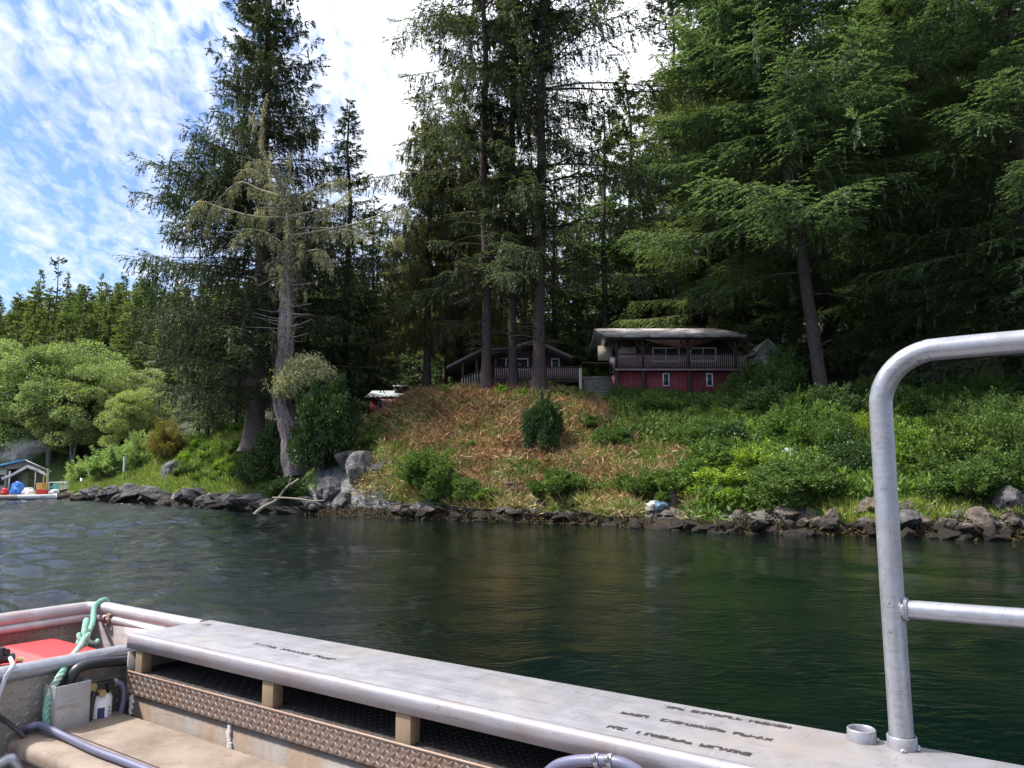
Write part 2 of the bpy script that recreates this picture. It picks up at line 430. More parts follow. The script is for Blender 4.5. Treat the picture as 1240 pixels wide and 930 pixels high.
# ------------------------------------------------------------------ conifers
def conifer(name, H, cb, R, seed, nbr, prof=.9, droop=.35, up=.15, hang=.35, tw=10, bl=9, blade=(.30, .07), gaps=.15,
            leaf='spruce', bark='bark', r0=.45, lean=(0, 0), side=None, dead=0, lichen=0, twl=.30, upper=None, skirt=1.0, flare=1.6, thin=1.0, fine=1.8):
    """trunk and crown meshes of one conifer, base at the origin"""
    rng = np.random.default_rng(seed)
    zt = np.linspace(0, 1, 26)
    wob = np.stack([np.interp(zt, np.linspace(0, 1, 7), rng.normal(0, .006 * H, 7) * np.linspace(0, 1, 7)) + lean[0] * zt ** 2 * H,
                    np.interp(zt, np.linspace(0, 1, 7), rng.normal(0, .006 * H, 7) * np.linspace(0, 1, 7)) + lean[1] * zt ** 2 * H, zt * H], -1)
    rad = r0 * (1 - zt) ** .8 * .85 + .02; rad[0] *= flare; rad[1] *= 1 + (flare - 1) * .25
    zt2 = np.concatenate([[0, .004, .012, .025], zt[1:]])
    wob2 = np.stack([np.interp(zt2, zt, wob[:, k]) for k in range(3)], -1); rad2 = r0 * ((1 - zt2) ** .8 * .85) + .02
    rad2 *= 1 + (flare - 1) * np.exp(-zt2 * H / .9)
    T = MB(); V, Q = tube_np(wob2, rad2, 12)
    an = np.arctan2(V[:, 1] - np.repeat(wob2[:, 1], 12), V[:, 0] - np.repeat(wob2[:, 0], 12))
    k = 1 + .10 * np.sin(an * 3 + seed) * np.exp(-V[:, 2] / 2) + .05 * np.sin(an * 5 + V[:, 2])
    c = np.repeat(wob2, 12, 0); V = c + (V - c) * k[:, None]
    T.add(V, Q)
    def trunk_at(f): return np.stack([np.interp(f, zt, wob[:, k]) for k in range(3)], -1)
    # branches
    bl = int(bl * fine); blade = (blade[0] / fine ** .75, blade[1] / fine ** .75)
    f = np.sort(rng.uniform(0, 1, nbr) ** 0.9); h = cb + (1 - cb) * f
    az = rng.uniform(0, 2 * PI, nbr)
    sect = rng.uniform(1 - gaps * 2, 1 + gaps, (9, 8))
    mod = sect[np.minimum((f * 9).astype(int), 8), ((az / 2 / PI) * 8).astype(int) % 8]
    L = R * ((1 - f) ** prof + .03) * mod * rng.uniform(.72, 1.08, nbr)
    lowk = np.clip(f / .12, 0, 1); L *= skirt + (1 - skirt) * lowk
    if upper is not None: L *= np.interp(f, upper[0], upper[1])
    if side is not None: L *= 1 + side[1] * np.cos(az - side[0])
    L = np.maximum(L, .25)
    keep = rng.uniform(size=nbr) < thin; f, h, az, L = f[keep], h[keep], az[keep], L[keep]; nb = len(f)
    O = trunk_at(h); dirh = np.stack([np.cos(az), np.sin(az), 0 * az], -1)
    upb = up + .55 * f ** 2 + rng.normal(0, .08, nb); dr = droop * (1 - .6 * f) + rng.normal(0, .06, nb)
    curl = .12
    def B(bi, t):
        z = L[bi] * (upb[bi] * t - dr[bi] * t ** 2 + curl * t ** 4)
        side_ = np.stack([-np.sin(az[bi]), np.cos(az[bi]), 0 * t], -1) * (L[bi] * .08 * np.sin(t * 3 + bi))[:, None]
        return O[bi] + dirh[bi] * (L[bi] * t)[:, None] + np.array([0, 0, 1.0]) * z[:, None] + side_
    ts = np.linspace(0, 1, 6)
    for i in range(nb):
        if L[i] < R * .12: continue
        p = B(np.full(6, i), ts); V, Q = tube_np(p, (.007 * L[i] + .010) * (1 - ts * .85), 3); T.add(V, Q)
    for i in range(dead):
        a = rng.uniform(0, 2 * PI); z = H * rng.uniform(max(.06, cb - .3), cb + .15); l = rng.uniform(.6, 3.0)
        o = trunk_at(np.array([z / H]))[0]; d = np.array([math.cos(a), math.sin(a), rng.uniform(-.35, .25)])
        pts = [o, o + d * l * .5, o + d * l + np.array([0, 0, -.1 * l])]
        V, Q = tube_np(smooth_path(pts, 3), np.linspace(.045, .012, 7), 4); T.add(V, Q)
    # twigs
    cnt = np.maximum((L * tw).astype(int), 3); bi = np.repeat(np.arange(nb), cnt); nt_ = len(bi)
    t = rng.uniform(.12, 1, nt_) ** .8; P0 = B(bi, t)
    tang = unit(B(bi, np.minimum(t + .04, 1.04)) - B(bi, t)); sgn = np.where(rng.uniform(size=nt_) < .5, -1, 1)
    lat = np.stack([-np.sin(az[bi]), np.cos(az[bi]), 0 * t], -1) * sgn[:, None]
    isH = rng.uniform(size=nt_) < hang
    a = rng.uniform(.5, 1.1, nt_)
    Dt = unit(tang * np.cos(a)[:, None] + lat * np.sin(a)[:, None] + np.array([0, 0, -1.0]) * rng.uniform(0, .35, nt_)[:, None])
    Dh = unit(np.array([0, 0, -1.0]) + tang * .25 + rng.normal(0, .14, (nt_, 3)))
    Dt = np.where(isH[:, None], Dh, Dt)
    tl = L[bi] * twl * (1.15 - t * .75) * rng.uniform(.5, 1.15, nt_) + .15
    tl = np.where(isH, np.minimum(tl, 1.1) * .9, tl)
    ti = np.repeat(np.arange(nt_), bl); s = rng.uniform(0, 1, len(ti))
    P = P0[ti] + Dt[ti] * (tl[ti] * s)[:, None] - np.array([0, 0, 1.0]) * (tl[ti] * .22 * s ** 2)[:, None]
    lat2 = unit(np.cross(Dt[ti], np.array([0, 0, 1.0]) + rng.normal(0, .2, (len(ti), 3)))) * np.where(rng.uniform(size=len(ti)) < .5, -1, 1)[:, None]
    Db = unit(Dt[ti] + lat2 * rng.uniform(.2, .9, len(ti))[:, None] + rng.normal(0, .14, (len(ti), 3)) + np.array([0, 0, -.12]))
    sz = rng.uniform(.6, 1.3, len(ti))
    V, Q = blades(P, Db, blade[0] * sz, blade[1] * sz, rng, .62)
    tm = T.mesh(name + '_trunk', True); tm.materials.append(M[bark])
    cm = npmesh(name + '_crown', V, [Q]); cm.materials.append(M[leaf])
    lm = None
    if lichen:
        bi = rng.integers(0, nb, lichen); t = rng.uniform(.15, .95, lichen); P0 = B(bi, t); k = 14
        ii = np.repeat(np.arange(lichen), k); ln = rng.uniform(.2, .9, lichen)
        P = P0[ii] + np.array([0, 0, -1.0]) * (ln[ii] * rng.uniform(0, 1, len(ii)))[:, None] + rng.normal(0, .07, (len(ii), 3))
        D = unit(np.array([0, 0, -1.0]) + rng.normal(0, .2, (len(ii), 3)))
        V, Q = blades(P, D, rng.uniform(.15, .4, len(ii)), .035, rng)
        lm = npmesh(name + '_lichen', V, [Q]); lm.materials.append(M['lichen'])
    return tm, cm, lm

def place(proto, name, loc, rz, s, label, cat, group=None):
    r = empty(name, loc, rz, s); tag(r, label, cat, group)
    tm, cm, lm = proto
    link('trunk', tm, parent=r); link('crown', cm, parent=r)
    if lm: link('lichen', lm, parent=r)
    return r
    return r

# large spruce behind the snag
p = conifer('big_spruce', 37, .085, 9.6, 11, 560, prof=.72, droop=.26, up=.16, hang=.5, tw=8, bl=11, blade=(.34, .085), gaps=.16, r0=.75, dead=14, lichen=120,
            upper=([0, .15, .3, .45, .55, .7, .85, 1], [.75, .98, 1.05, 1.0, .74, .80, .85, .9]), bark='bark_pale')
place(p, 'spruce_tree', spot(308, 52), .6, 1, 'huge dark spruce with a ragged cone crown behind the mossy snag', 'tree')
p = conifer('spire_spruce', 25, .08, 5.6, 12, 240, prof=.9, droop=.18, up=.12, hang=.2, tw=9, bl=10, blade=(.30, .07), gaps=.12, r0=.36)
place(p, 'spruce_tree', spot(415, 56), 0, 1, 'slender spire spruce with a thin drooping leader between the big spruce and the three trunks', 'tree')
# three tall bare-stemmed spruces on the knoll
specs = [(588, 47.5, .36, 21, .26, 7.6, 'tall straight spruce, first from the left of three trunks on the knoll', (-.025, .002), .82),
         (621, 48.2, .32, 22, .34, 5.8, 'thinner middle spruce of three tall trunks on the knoll', (.012, .004), .75),
         (653, 46.3, .46, 23, .26, 8.6, 'thickest spruce of the knoll trio, with a swollen pale butt', (.045, .004), .82)]
for px, D, r0, sd, cb, R_, lab, ln, th in specs:
    p = conifer('tall_spruce', 44, cb * .55, R_ + .9, sd, 265, leaf='spruce_light', prof=.5, droop=.34, up=.22, hang=.5, tw=11, bl=11, blade=(.34, .085), gaps=.35, r0=r0 * .9, dead=44, lichen=90,
                bark='bark', lean=ln, flare=1.8, upper=([0, .12, .3, .45, 1], [.55, .7, .9, 1, 1]), side=(PI if px < 620 else 0, .28), thin=th)
    place(p, 'spruce_tree', spot(px, D), sd * .0, 1, lab, 'tree')
# drooping brownish mossy spruces behind the first trunk
pm = conifer('mossy_spruce', 21, .20, 5.2, 31, 260, prof=.6, droop=.42, up=.12, hang=.7, tw=9, bl=12, blade=(.36, .075), gaps=.2, leaf='spruce_brown', r0=.33, lichen=160)
place(pm, 'spruce_tree', spot(516, 55), 0, (1, 1, 1.0), 'brownish drooping mossy spruce left of the lodge roof', 'tree')
place(pm, 'spruce_tree', spot(556, 58), 2.1, (1.05, 1.05, 1.08), 'brownish drooping mossy spruce rising behind the left end of the lodge', 'tree')
place(pm, 'spruce_tree', spot(606, 62), 4.0, (1.0, 1.0, 1.12), 'olive brown mossy spruce seen between the knoll trunks above the lodge', 'tree')
place(pm, 'spruce_tree', spot(478, 72), 5.2, (.8, .8, .85), 'lower olive mossy spruce behind the white roofed shed', 'tree')
# the right side
pr1 = conifer('big_hemlock', 40, .20, 8.2, 41, 400, prof=.42, droop=.26, up=.12, hang=.15, tw=11, twl=.36, bl=13, blade=(.32, .09), gaps=.2, leaf='hemlock', r0=.40, dead=14, bark='bark', flare=1.4)
r_ = place(pr1, 'hemlock_tree', spot(1000, 41), 0, 1, 'great hemlock with a furrowed leaning bare lower trunk right of the grey shed', 'tree')
r_.rotation_euler = (0, -.10, 0)
pr2 = conifer('bough_hemlock', 34, .06, 7.2, 42, 400, prof=.45, droop=.30, up=.12, hang=.08, tw=12, twl=.36, bl=14, blade=(.26, .085), gaps=.22, leaf='hemlock', r0=.45, flare=1.4)
place(pr2, 'hemlock_tree', spot(1262, 37.5), 1.0, 1, 'hemlock at the right edge with bright green layered boughs above the handrail', 'tree')
place(pr2, 'hemlock_tree', spot(1130, 46), 3.3, (.95, .95, 1.1), 'tall hemlock between the great leaning trunk and the right edge', 'tree')
place(pr2, 'hemlock_tree', spot(868, 57), 4.4, (.9, .9, 1.05), 'full green hemlock rising right behind the red cabin roof', 'tree')
place(pr2, 'hemlock_tree', spot(1075, 60), 0.3, (1.0, 1.0, 1.25), 'very tall dark hemlock up the slope over the bend of the handrail', 'tree')
place(pr1, 'hemlock_tree', spot(925, 62), 2.3, (.9, .9, 1.1), 'tall dark hemlock up the slope behind the grey shed', 'tree')
place(pr1, 'hemlock_tree', spot(1210, 58), 1.3, (1., 1., 1.15), 'tall dark hemlock high on the slope in the upper right corner', 'tree')
pr3 = conifer('layer_spruce', 36, .18, 5.4, 43, 170, prof=.5, droop=.10, up=.02, hang=.15, tw=9, bl=11, blade=(.32, .085), gaps=.25, leaf='spruce', r0=.4)
place(pr3, 'spruce_tree', spot(826, 62), 0, 1, 'dark spruce with flat separate layers of boughs against the bright sky behind the cabin', 'tree')
# forest behind
G = [conifer('forest_conifer', 26, .07, 4.6, 50 + k, 150, prof=.7, droop=.25, up=.12, hang=.25, tw=8, bl=9, blade=(.40, .12), gaps=.2, leaf='forest', r0=.33) for k in range(3)]
back = [(430, 74, 16), (452, 74, 19), (468, 86, 20), (496, 78, 20), (520, 92, 24), (545, 74, 20), (575, 86, 26), (600, 76, 22), (632, 84, 25), (655, 72, 19),
        (676, 80, 21), (700, 68, 17), (712, 90, 24), (735, 74, 21), (752, 64, 17), (770, 82, 25), (792, 68, 22), (806, 92, 30), (838, 72, 26), (858, 86, 32),
        (885, 74, 30), (908, 96, 38), (940, 80, 34), (965, 66, 30), (1010, 74, 34), (1038, 90, 38), (1060, 70, 30), (1098, 80, 34), (1118, 62, 27), (1150, 92, 38),
        (1168, 56, 24), (1200, 74, 34), (1236, 64, 30), (1262, 86, 36), (1300, 60, 30), (1010, 56, 22), (1056, 52, 17), (905, 54, 16), (352, 66, 18), (380, 72, 20),
        (400, 70, 17), (334, 78, 20), (268, 66, 16), (240, 72, 14), (420, 90, 20), (690, 100, 24), (780, 104, 28), (560, 104, 26), (500, 100, 23),
        (1340, 48, 26), (-60, 96, 20), (286, 58, 11), (252, 60, 10), (1090, 44, 14), (948, 52, 15), (735, 61, 25), (768, 66, 30), (704, 76, 25), (448, 76, 23), (672, 62, 20), (538, 65, 17), (585, 68, 20), (636, 65, 17), (505, 68, 18)]
rb = random.Random(5)
for i, (px, D, H_) in enumerate(back):
    s = H_ / 26
    zone = ('far behind the white roofed shed' if px < 500 else 'behind the lodge and the knoll trio' if px < 700 else 'behind the red cabin' if px < 930 else 'on the slope behind the great hemlock')
    place(G[i % 3], 'conifer_tree', spot(px, D, .3), rb.uniform(0, 6.28), (s * 1.12, s * 1.12, s), 'green forest conifer standing ' + zone, 'tree', 'forest conifers ' + zone)
# far hillside
FP = [conifer('far_conifer', 20, .08, 3.6, 70 + k, 100, prof=.8, droop=.2, up=.12, hang=.15, tw=7, bl=8, blade=(.55, .20), gaps=.15, leaf='farconifer', r0=.3, fine=1.3) for k in range(4)]
cands = []
for k in range(2500):
    D = 88 + 190 * rb.random() ** .9; px = rb.uniform(-90, 330) if rb.random() < .8 else rb.uniform(330, 520)
    cands.append((px, D))
acc = []
for px, D in cands:
    x, y = at(px, D)
    if px > 95 and D < shoreD(px) + 28: continue
    if all((x - a) ** 2 + (y - b) ** 2 > 4.6 ** 2 for a, b, _ in acc): acc.append((x, y, px))
    if len(acc) >= 290: break
for i, (x, y, px) in enumerate(acc):
    H_ = rb.uniform(9, 14.5) * (1 if y > 130 else .9); s = H_ / 20
    place(FP[i % 4], 'hill_conifer', (x, y, gz(x, y) - .3), rb.uniform(0, 6.28), (s * 1.75, s * 1.75, s), 'small green conifer packed among others on the far hillside across the bay', 'tree', 'conifers covering the far hillside')
sk = conifer('skyline_snag', 22, .35, 1.8, 81, 60, prof=.15, droop=.1, up=.05, hang=.1, tw=4.5, bl=6, blade=(.6, .25), leaf='spruce', r0=.4, fine=1.0, upper=([0, .5, .85, .9, 1], [.8, .5, .35, 1.5, 1.6]))
def by_top(px, D, py): x, y = at(px, D); z = gz(x, y); return (x, y, z - .3), zat(py, D) - z
for px, py, lab, pr in ((57, 314, 'tallest skyline tree with a tufted top on the far hill', sk), (36, 324, 'broad headed old skyline tree left of the tufted one', FP[1]), (70, 328, 'thin pointed skyline tree right of the tufted one', FP[2]), (112, 330, 'dark pointed conifer standing alone on the middle of the far ridge', FP[0])):
    loc, H_ = by_top(px, 215, py); s = H_ / (22 if pr is sk else 20)
    place(pr, 'hill_conifer', loc, px * .1, (s * (.9 if pr is not FP[1] else 1.0), s * .9, s), lab, 'tree')

# ------------------------------------------------------------------ broadleaf trees
def broadleaf(name, H, R, seed, clumps, per, leaf, bark, lsz=.22, stems=3):
    rng = np.random.default_rng(seed); T = MB(); Ps = []; Ds = []
    tips = []
    for s in range(stems):
        a = rng.uniform(0, 6.28); top = np.array([math.cos(a) * R * .35, math.sin(a) * R * .35, H * rng.uniform(.75, .95)])
        pts = smooth_path([[0, 0, 0], top * [.2, .2, .3], top * [.6, .6, .65], top], 4)
        T.tube(pts, np.linspace(.16, .03, len(pts)) * H / 10, 6)
        for k in range(clumps // stems):
            t = rng.uniform(.25, 1); o = np.array([np.interp(t * (len(pts) - 1), range(len(pts)), pts[:, c]) for c in range(3)])
            a = rng.uniform(0, 6.28); l = R * rng.uniform(.3, 1.0) * math.sqrt(max(.15, 1 - ((t - .45) / .62) ** 2))
            tip = o + np.array([math.cos(a) * l, math.sin(a) * l, l * rng.uniform(-.1, .45)])
            T.tube([o, (o + tip) / 2 + [0, 0, .1 * l], tip], [.05, .03, .01], 4, False); tips.append(tip)
    for tip in tips:
        n = per; rr = R * rng.uniform(.16, .34)
        d = unit(rng.normal(size=(n, 3))); r = rng.uniform(.35, 1, n) ** .5
        Ps.append(tip + d * (r * rr)[:, None] * [1.15, 1.15, .7]); Ds.append(unit(d + rng.normal(0, .6, (n, 3)) + [0, 0, -.2]))
    P = np.concatenate(Ps); D = np.concatenate(Ds); sz = rng.uniform(.6, 1.3, len(P)) * lsz
    V, Q = blades(P, D, sz, sz * .6, rng)
    tm = T.mesh(name + '_trunk', True); tm.materials.append(M[bark]); cm = npmesh(name + '_crown', V, [Q]); cm.materials.append(M[leaf])
    return tm, cm, None
al = [broadleaf('alder', 12, 5.2, 91 + k, 72, 560, 'alder', 'alderbark', .25) for k in range(2)]
for px, D, H_, w, lab in ((62, 88, 14, 1.1, 'large rounded pale green alder behind the boathouse roof'), (118, 86, 11, 1.1, 'pale green alder right of the large rounded one'), (20, 90, 12.5, 1.2, 'pale alder at the left edge above the blue tarpaulin roof'),
                          (162, 80, 7.0, 1.0, 'smaller alder near the brown topped shrub on the headland'), (90, 84, 9, 1.1, 'low alder filling in over the dock ramp'), (-40, 94, 13, 1.2, 'alder cut by the left edge of the view')):
    s = H_ / 12; place(al[int(px) % 2], 'alder_tree', spot(px, D), px, (s * w, s * w, s), lab, 'tree')

# ------------------------------------------------------------------ shrubs
def shrub(name, seed, leaf, n=9000, lsz=.11, asp=.55, lobes=17, tall=1.0, upright=.2):
    """one metre high and about 1.3 wide; scaled when placed"""
    rng = np.random.default_rng(seed); Ps = []; Ds = []; T = MB()
    for k in range(lobes):
        a = rng.uniform(0, 6.28); rr = rng.uniform(0, .50) ** .8; c = np.array([math.cos(a) * rr, math.sin(a) * rr, rng.uniform(.22, .82) * tall * (1 - rr * .7)])
        r = rng.uniform(.11, .22); m = n // lobes
        d = unit(rng.normal(size=(m, 3))); q = rng.uniform(.3, 1, m) ** .4 * (1 + .35 * np.sin(d[:, 0] * 7 + k) * np.sin(d[:, 2] * 6))
        Ps.append(c + d * (q * r)[:, None]); Ds.append(unit(d + rng.normal(0, .55, (m, 3)) + [0, 0, upright]))
        T.tube([[0, 0, -.1], c * .5 + [0, 0, .05], c], [.018, .012, .006], 4, False)
    for k in range(26):                                   # shoots that break the outline
        a = rng.uniform(0, 6.28); e = rng.uniform(.3, 1.3); d0 = np.array([math.cos(a) * math.cos(e), math.sin(a) * math.cos(e), math.sin(e)])
        m = n // 130; t = rng.uniform(.55, 1, m); l = rng.uniform(.62, .95)
        Ps.append(d0 * (t * l)[:, None] * [.85, .85, 1.0 * tall] + rng.normal(0, .025, (m, 3)) + [0, 0, .12]); Ds.append(unit(d0 + rng.normal(0, .7, (m, 3))))
    P = np.concatenate(Ps); D = np.concatenate(Ds); ok = P[:, 2] > -.05; P, D = P[ok], D[ok]
    sz = rng.uniform(.6, 1.3, len(P)) * lsz; V, Q = blades(P, D, sz, sz * asp, rng)
    return T.mesh(name + '_stems', True), npmesh(name + '_foliage', V, [Q])
SPX = {}
for cl_i, (mul, lz) in enumerate(((1.0, 1.0), (1.3, .72), (1.9, .50))):
    SPX[cl_i] = [shrub('shrub', 100 + k, None, n=int(n_ * mul), lsz=l_ * lz, asp=a_) for k, (n_, l_, a_) in enumerate(((9000, .085, .6), (9000, .07, .55), (11000, .06, .5), (7000, .10, .6)))]
for cl_i in SPX: SPX[cl_i].append(shrub('dense_shrub', 140 + cl_i, None, n=42000, lsz=.035 if cl_i == 2 else .045, asp=.6, lobes=46))
SM = {}
def shrub_at(px, D, w, h, leaf, label, group=None, v=0, name='shrub', sink=.12, hold=None):
    cs = 0 if w < 1.7 else 1 if w < 3.1 else 2
    k = (v % 5, leaf, cs)
    if k not in SM:
        a, b = SPX[cs][v % 5]; a, b = a.copy(), b.copy(); a.materials.append(M['twig']); b.materials.append(M[leaf]); SM[k] = (a, b)
    r = empty(name, spot(px, D, sink), (px * 1.7) % 6.28, (w / 1.3, w / 1.3 * .9, h)); tag(r, label, 'shrub', group)
    link('stems', SM[k][0], parent=r); link('foliage', SM[k][1], parent=r); return r
sh = [
    (396, 44.2, 4.2, 6.0, 'darkbush', 'big round dark evergreen shrub at the right foot of the mossy snag', 4),
    (338, 46.5, 4.0, 3.6, 'darkbush', 'dark shrub wrapped round the left foot of the mossy snag', 4),
    (312, 47.0, 3.2, 2.6, 'darkbush', 'low dark shrub at the left of the snag above the driftwood', 1),
    (352, 43.9, 3.4, 1.7, 'darkbush', 'low dark shrub right under the mossy snag above the shore rock', 0),
    (657, 40.2, 2.2, 3.1, 'darkbush', 'lone dense dark green bush in the middle of the cleared knoll', 4),
    (205, 60.5, 4.0, 3.6, 'brownbush', 'rounded brown tinged shrub on top of the headland', 1),
    (136, 66, 5.0, 3.2, 'willow', 'pale green willow shrub at the landward end of the dock ramp', 0),
    (108, 69, 4.0, 2.4, 'willow', 'lowest pale willow shrub beside the dock ramp', 3),
    (172, 64, 4.0, 3.4, 'willow', 'pale willow shrub against the brown tinged one', 1),
    (518, 38.6, 3.6, 2.5, 'salal', 'broad mid green shrub beside the grey shore outcrop', 0),
    (558, 37.6, 2.4, 1.5, 'salal', 'low shrub trailing right of the broad one by the outcrop', 1),
    (590, 37.0, 1.9, .9, 'fern', 'small yellowish fern clump above the middle of the shore', 3),
    (678, 35.8, 2.9, 1.6, 'salal', 'rounded light green shrub at the foot of the cleared knoll', 0),
    (724, 35.4, 1.5, .9, 'fern', 'little shrub just right of the rounded one at the foot of the knoll', 3),
    (770, 34.2, 2.6, 1.6, 'salal', 'green shrub left of the blue bundle on the shore', 1),
    (803, 33.4, 2.6, 1.5, 'salal', 'green shrub right above the blue bundle on the shore', 0),
    (742, 39.6, 2.6, 1.2, 'salal', 'low spreading shrub halfway up the knoll right of the lone bush', 1),
    (716, 41.6, 1.8, .9, 'salal', 'small low shrub upper right of the lone bush', 0),
    (570, 41.6, 1.6, .7, 'fern', 'sprawling leafy patch left of the lone bush', 3),
    (478, 44.0, 1.8, .6, 'salal', 'leafy shrub at the left shoulder of the knoll near the red shed', 1),
    (455, 45.0, 2.2, .8, 'fern', 'yellow green shrub between the round dark shrub and the red shed', 3),
    (440, 44.0, 2.2, 1.2, 'salal', 'green shrub under the right edge of the big round dark one', 0),
    (632, 45.6, 1.2, .8, 'lime', 'small bright shrub between the middle and the thickest knoll trunk', 3),
    (608, 46.0, 1.3, 1.0, 'lime', 'small bright shrub between the first and the middle knoll trunk', 3),
    (682, 45.6, 1.3, .8, 'fern', 'small bright shrub at the right foot of the thickest knoll trunk', 3),
    (540, 46.6, 1.4, .7, 'fern', 'small bright shrub on the knoll crest under the lodge eave', 3),
    (722, 57, 4.0, 2.6, 'lime', 'bright green shrub behind the wooden steps', 3),
    (566, 45.2, .9, .6, 'darkbush', 'dark root tuft on the knoll crest', 1),
    (872, 32.2, 4.2, 1.8, 'lime', 'yellow green shrub left of the broad shore shrub', 3),
    (905, 33.6, 3.4, 1.9, 'lime', 'yellow green shrub behind the broad shore shrub', 3),
    (968, 30.4, 4.8, 2.0, 'salal', 'broadest light green shrub over the shore boulders left of the handrail post', 0),
    (925, 30.8, 3.0, 1.6, 'salal', 'left shoulder shrub of the broad mass over the shore boulders', 1),
    (1030, 31.5, 3.0, 2.4, 'darkbush', 'darker shrub beside the handrail post above the boulders', 1),
    (1100, 30.8, 2.6, 2.4, 'lime', 'bright yellow green shrub just right of the handrail post', 3),
    (1098, 32.8, 2.8, 2.2, 'lime', 'upper bright yellow green shrub right of the handrail post', 1),
    (1165, 27.6, 3.4, 1.9, 'salal', 'leafy shrub over the large grey boulder at the right', 0),
    (1216, 27.8, 3.0, 2.2, 'salal', 'leafy shrub at the right edge over the boulders', 1),
    (1205, 31, 4.0, 3.2, 'salal', 'tall leafy shrub near the right edge above the midrail', 2),
    (1010, 38.4, 4.2, 2.4, 'darkbush', 'dark shrub at the foot of the great hemlock', 1),
    (910, 44, 3.6, 3.4, 'salal', 'tall shrub hiding the right corner of the red cabin', 2),
    (945, 43.0, 3.8, 4.0, 'salal', 'tall grey green shrub in front of the grey shed', 1),
    (925, 41.0, 3.4, 2.4, 'darkbush', 'dark hollow shrub below the grey shed', 0),
    (790, 43.0, 3.6, 1.6, 'salal', 'ferny shrub below the left end of the cabin deck', 1),
    (830, 42.4, 3.6, 1.6, 'salal', 'ferny shrub below the middle of the cabin deck', 2),
    (868, 42.6, 3.4, 1.7, 'salal', 'ferny shrub below the right end of the cabin deck', 0),
    (845, 38.6, 3.4, 1.6, 'salal', 'mid slope shrub at the right margin of the cleared ground', 1),
]
for px, D, w, h, leaf, lab, v in sh: shrub_at(px, D, w, h, leaf, lab, v=v)
rs = random.Random(9)
for i in range(74):                                       # the thicket over the right bank
    px = rs.uniform(855, 1300); o = rs.uniform(4.0, 15.5)
    D = shoreD(px) + o
    if 925 < px < 975 and 32 < D < 36: o += 3; D += 3
    leaf = rs.choice(['salal', 'salal', 'salal', 'darkbush', 'fern', 'lime'] if px < 1080 else ['salal', 'salal', 'darkbush', 'fern', 'salal'])
    w = rs.uniform(2.0, 3.6)
    zone = 'left of the handrail post' if px < 1070 else 'right of the handrail post'
    kind = {'salal': 'mid green', 'darkbush': 'dark green', 'fern': 'ferny', 'lime': 'yellow green'}[leaf]
    shrub_at(px, D, w, w * rs.uniform(.5, .75), leaf, '%s shrub in the thicket on the bank %s' % (kind, zone), '%s thicket shrubs %s' % (kind, zone), v=rs.randrange(4))
for i in range(26):                                       # green slope of the headland
    px = rs.uniform(225, 300); D = shoreD(px) + rs.uniform(3, 11); w = rs.uniform(1.2, 2.2)
    shrub_at(px, D, w, w * .5, rs.choice(['fern', 'salal', 'lime']), 'low green shrub on the grassy headland slope', 'low shrubs on the headland slope', v=rs.randrange(4))

# ------------------------------------------------------------------ ground stuff (nobody could count it)
def scatter(name, n, region, leaf, L, W, seed, up=.5, tuft=1, spread=.1, h0=0.0, flat=0.0, dens=None, lift=.0):
    rng = np.random.default_rng(seed); rr = random.Random(seed); base = []
    while len(base) < n:
        px, o = region(rr)
        if 776 < px < 834 and o < 3.0: continue
        D = shoreD(px) + o; x, y = at(px, D)
        if dens and dens(x, y, px, o) < rr.random(): continue
        base.append((x, y, gz(x, y) + h0))
    base = np.repeat(np.array(base), tuft, 0); m = len(base)
    P = base + rng.normal(0, 1, (m, 3)) * [spread, spread, 0] + rng.uniform(0, 1, (m, 1)) * [0, 0, lift]
    D = rng.normal(size=(m, 3)); D[:, 2] = np.abs(D[:, 2]) * .6 + up; D = unit(D)
    V, Q = blades(P, D, rng.uniform(L[0], L[1], m), rng.uniform(W[0], W[1], m), rng, flat)
    o = link(name, npmesh(name, V, [Q])); o.data.materials.append(M[leaf]); tag(o, kind='stuff'); return o
def uni(a, b, c, d): return lambda r: (r.uniform(a, b), r.uniform(c, d))
nz = lambda x, y, s, q=0: mn.noise(Vector((x * s, y * s, q)))
knoll_s = lambda x, y, px, o: .15 + .85 * (nz(x, y, .5, 2) > -.15)
tag(scatter('straw_litter', 8500, uni(438, 850, .9, 14), 'straw', (.2, .75), (.02, .045), 1, up=.02, tuft=9, spread=.26, lift=.12, dens=lambda x, y, px, o: (1 if nz(x, y, .35, 5) > -.12 else .25) * (1 if o < 8 or px > 700 else .6)), 'straw coloured cut stalks and dry grass littering the cleared knoll', 'dry stalks')
tag(scatter('straw_patch', 9000, uni(436, 610, 1.6, 6.5), 'straw', (.15, .5), (.015, .045), 12, up=.05, tuft=3, spread=.15, dens=lambda x, y, px, o: 1 if nz(x, y, .5, 21) > -.2 else .3), 'pale mat of cut straw on the lower left of the knoll', 'dry stalks')
tag(scatter('bracken_litter', 6500, uni(470, 840, 2.5, 14), 'redbrush', (.15, .6), (.02, .07), 2, up=.08, tuft=10, spread=.28, lift=.2, dens=lambda x, y, px, o: (1 if nz(x, y, .4, 9) > 0 else .2) * (1 if px < 620 and o > 5 else .6)), 'red brown dead bracken and slash strewn over the knoll', 'dead bracken')
tag(scatter('sparse_weeds', 9000, uni(436, 860, 1.0, 15), 'fern', (.15, .4), (.04, .1), 3, up=.6, tuft=7, spread=.25, lift=.15, dens=lambda x, y, px, o: 1 if nz(x, y, .45, 14) > (.02 if 500 < px < 690 else -.16) or (px < 500 and o > 4 and o < 9) or px > 780 else .06), 'fresh green weeds coming up in patches through the cleared knoll', 'weeds')
tag(scatter('headland_grass', 17000, uni(93, 330, 1.2, 14), 'grass', (.25, .65), (.03, .07), 4, up=.9, tuft=4, spread=.16), 'yellow green grass on the slope of the headland', 'grass')
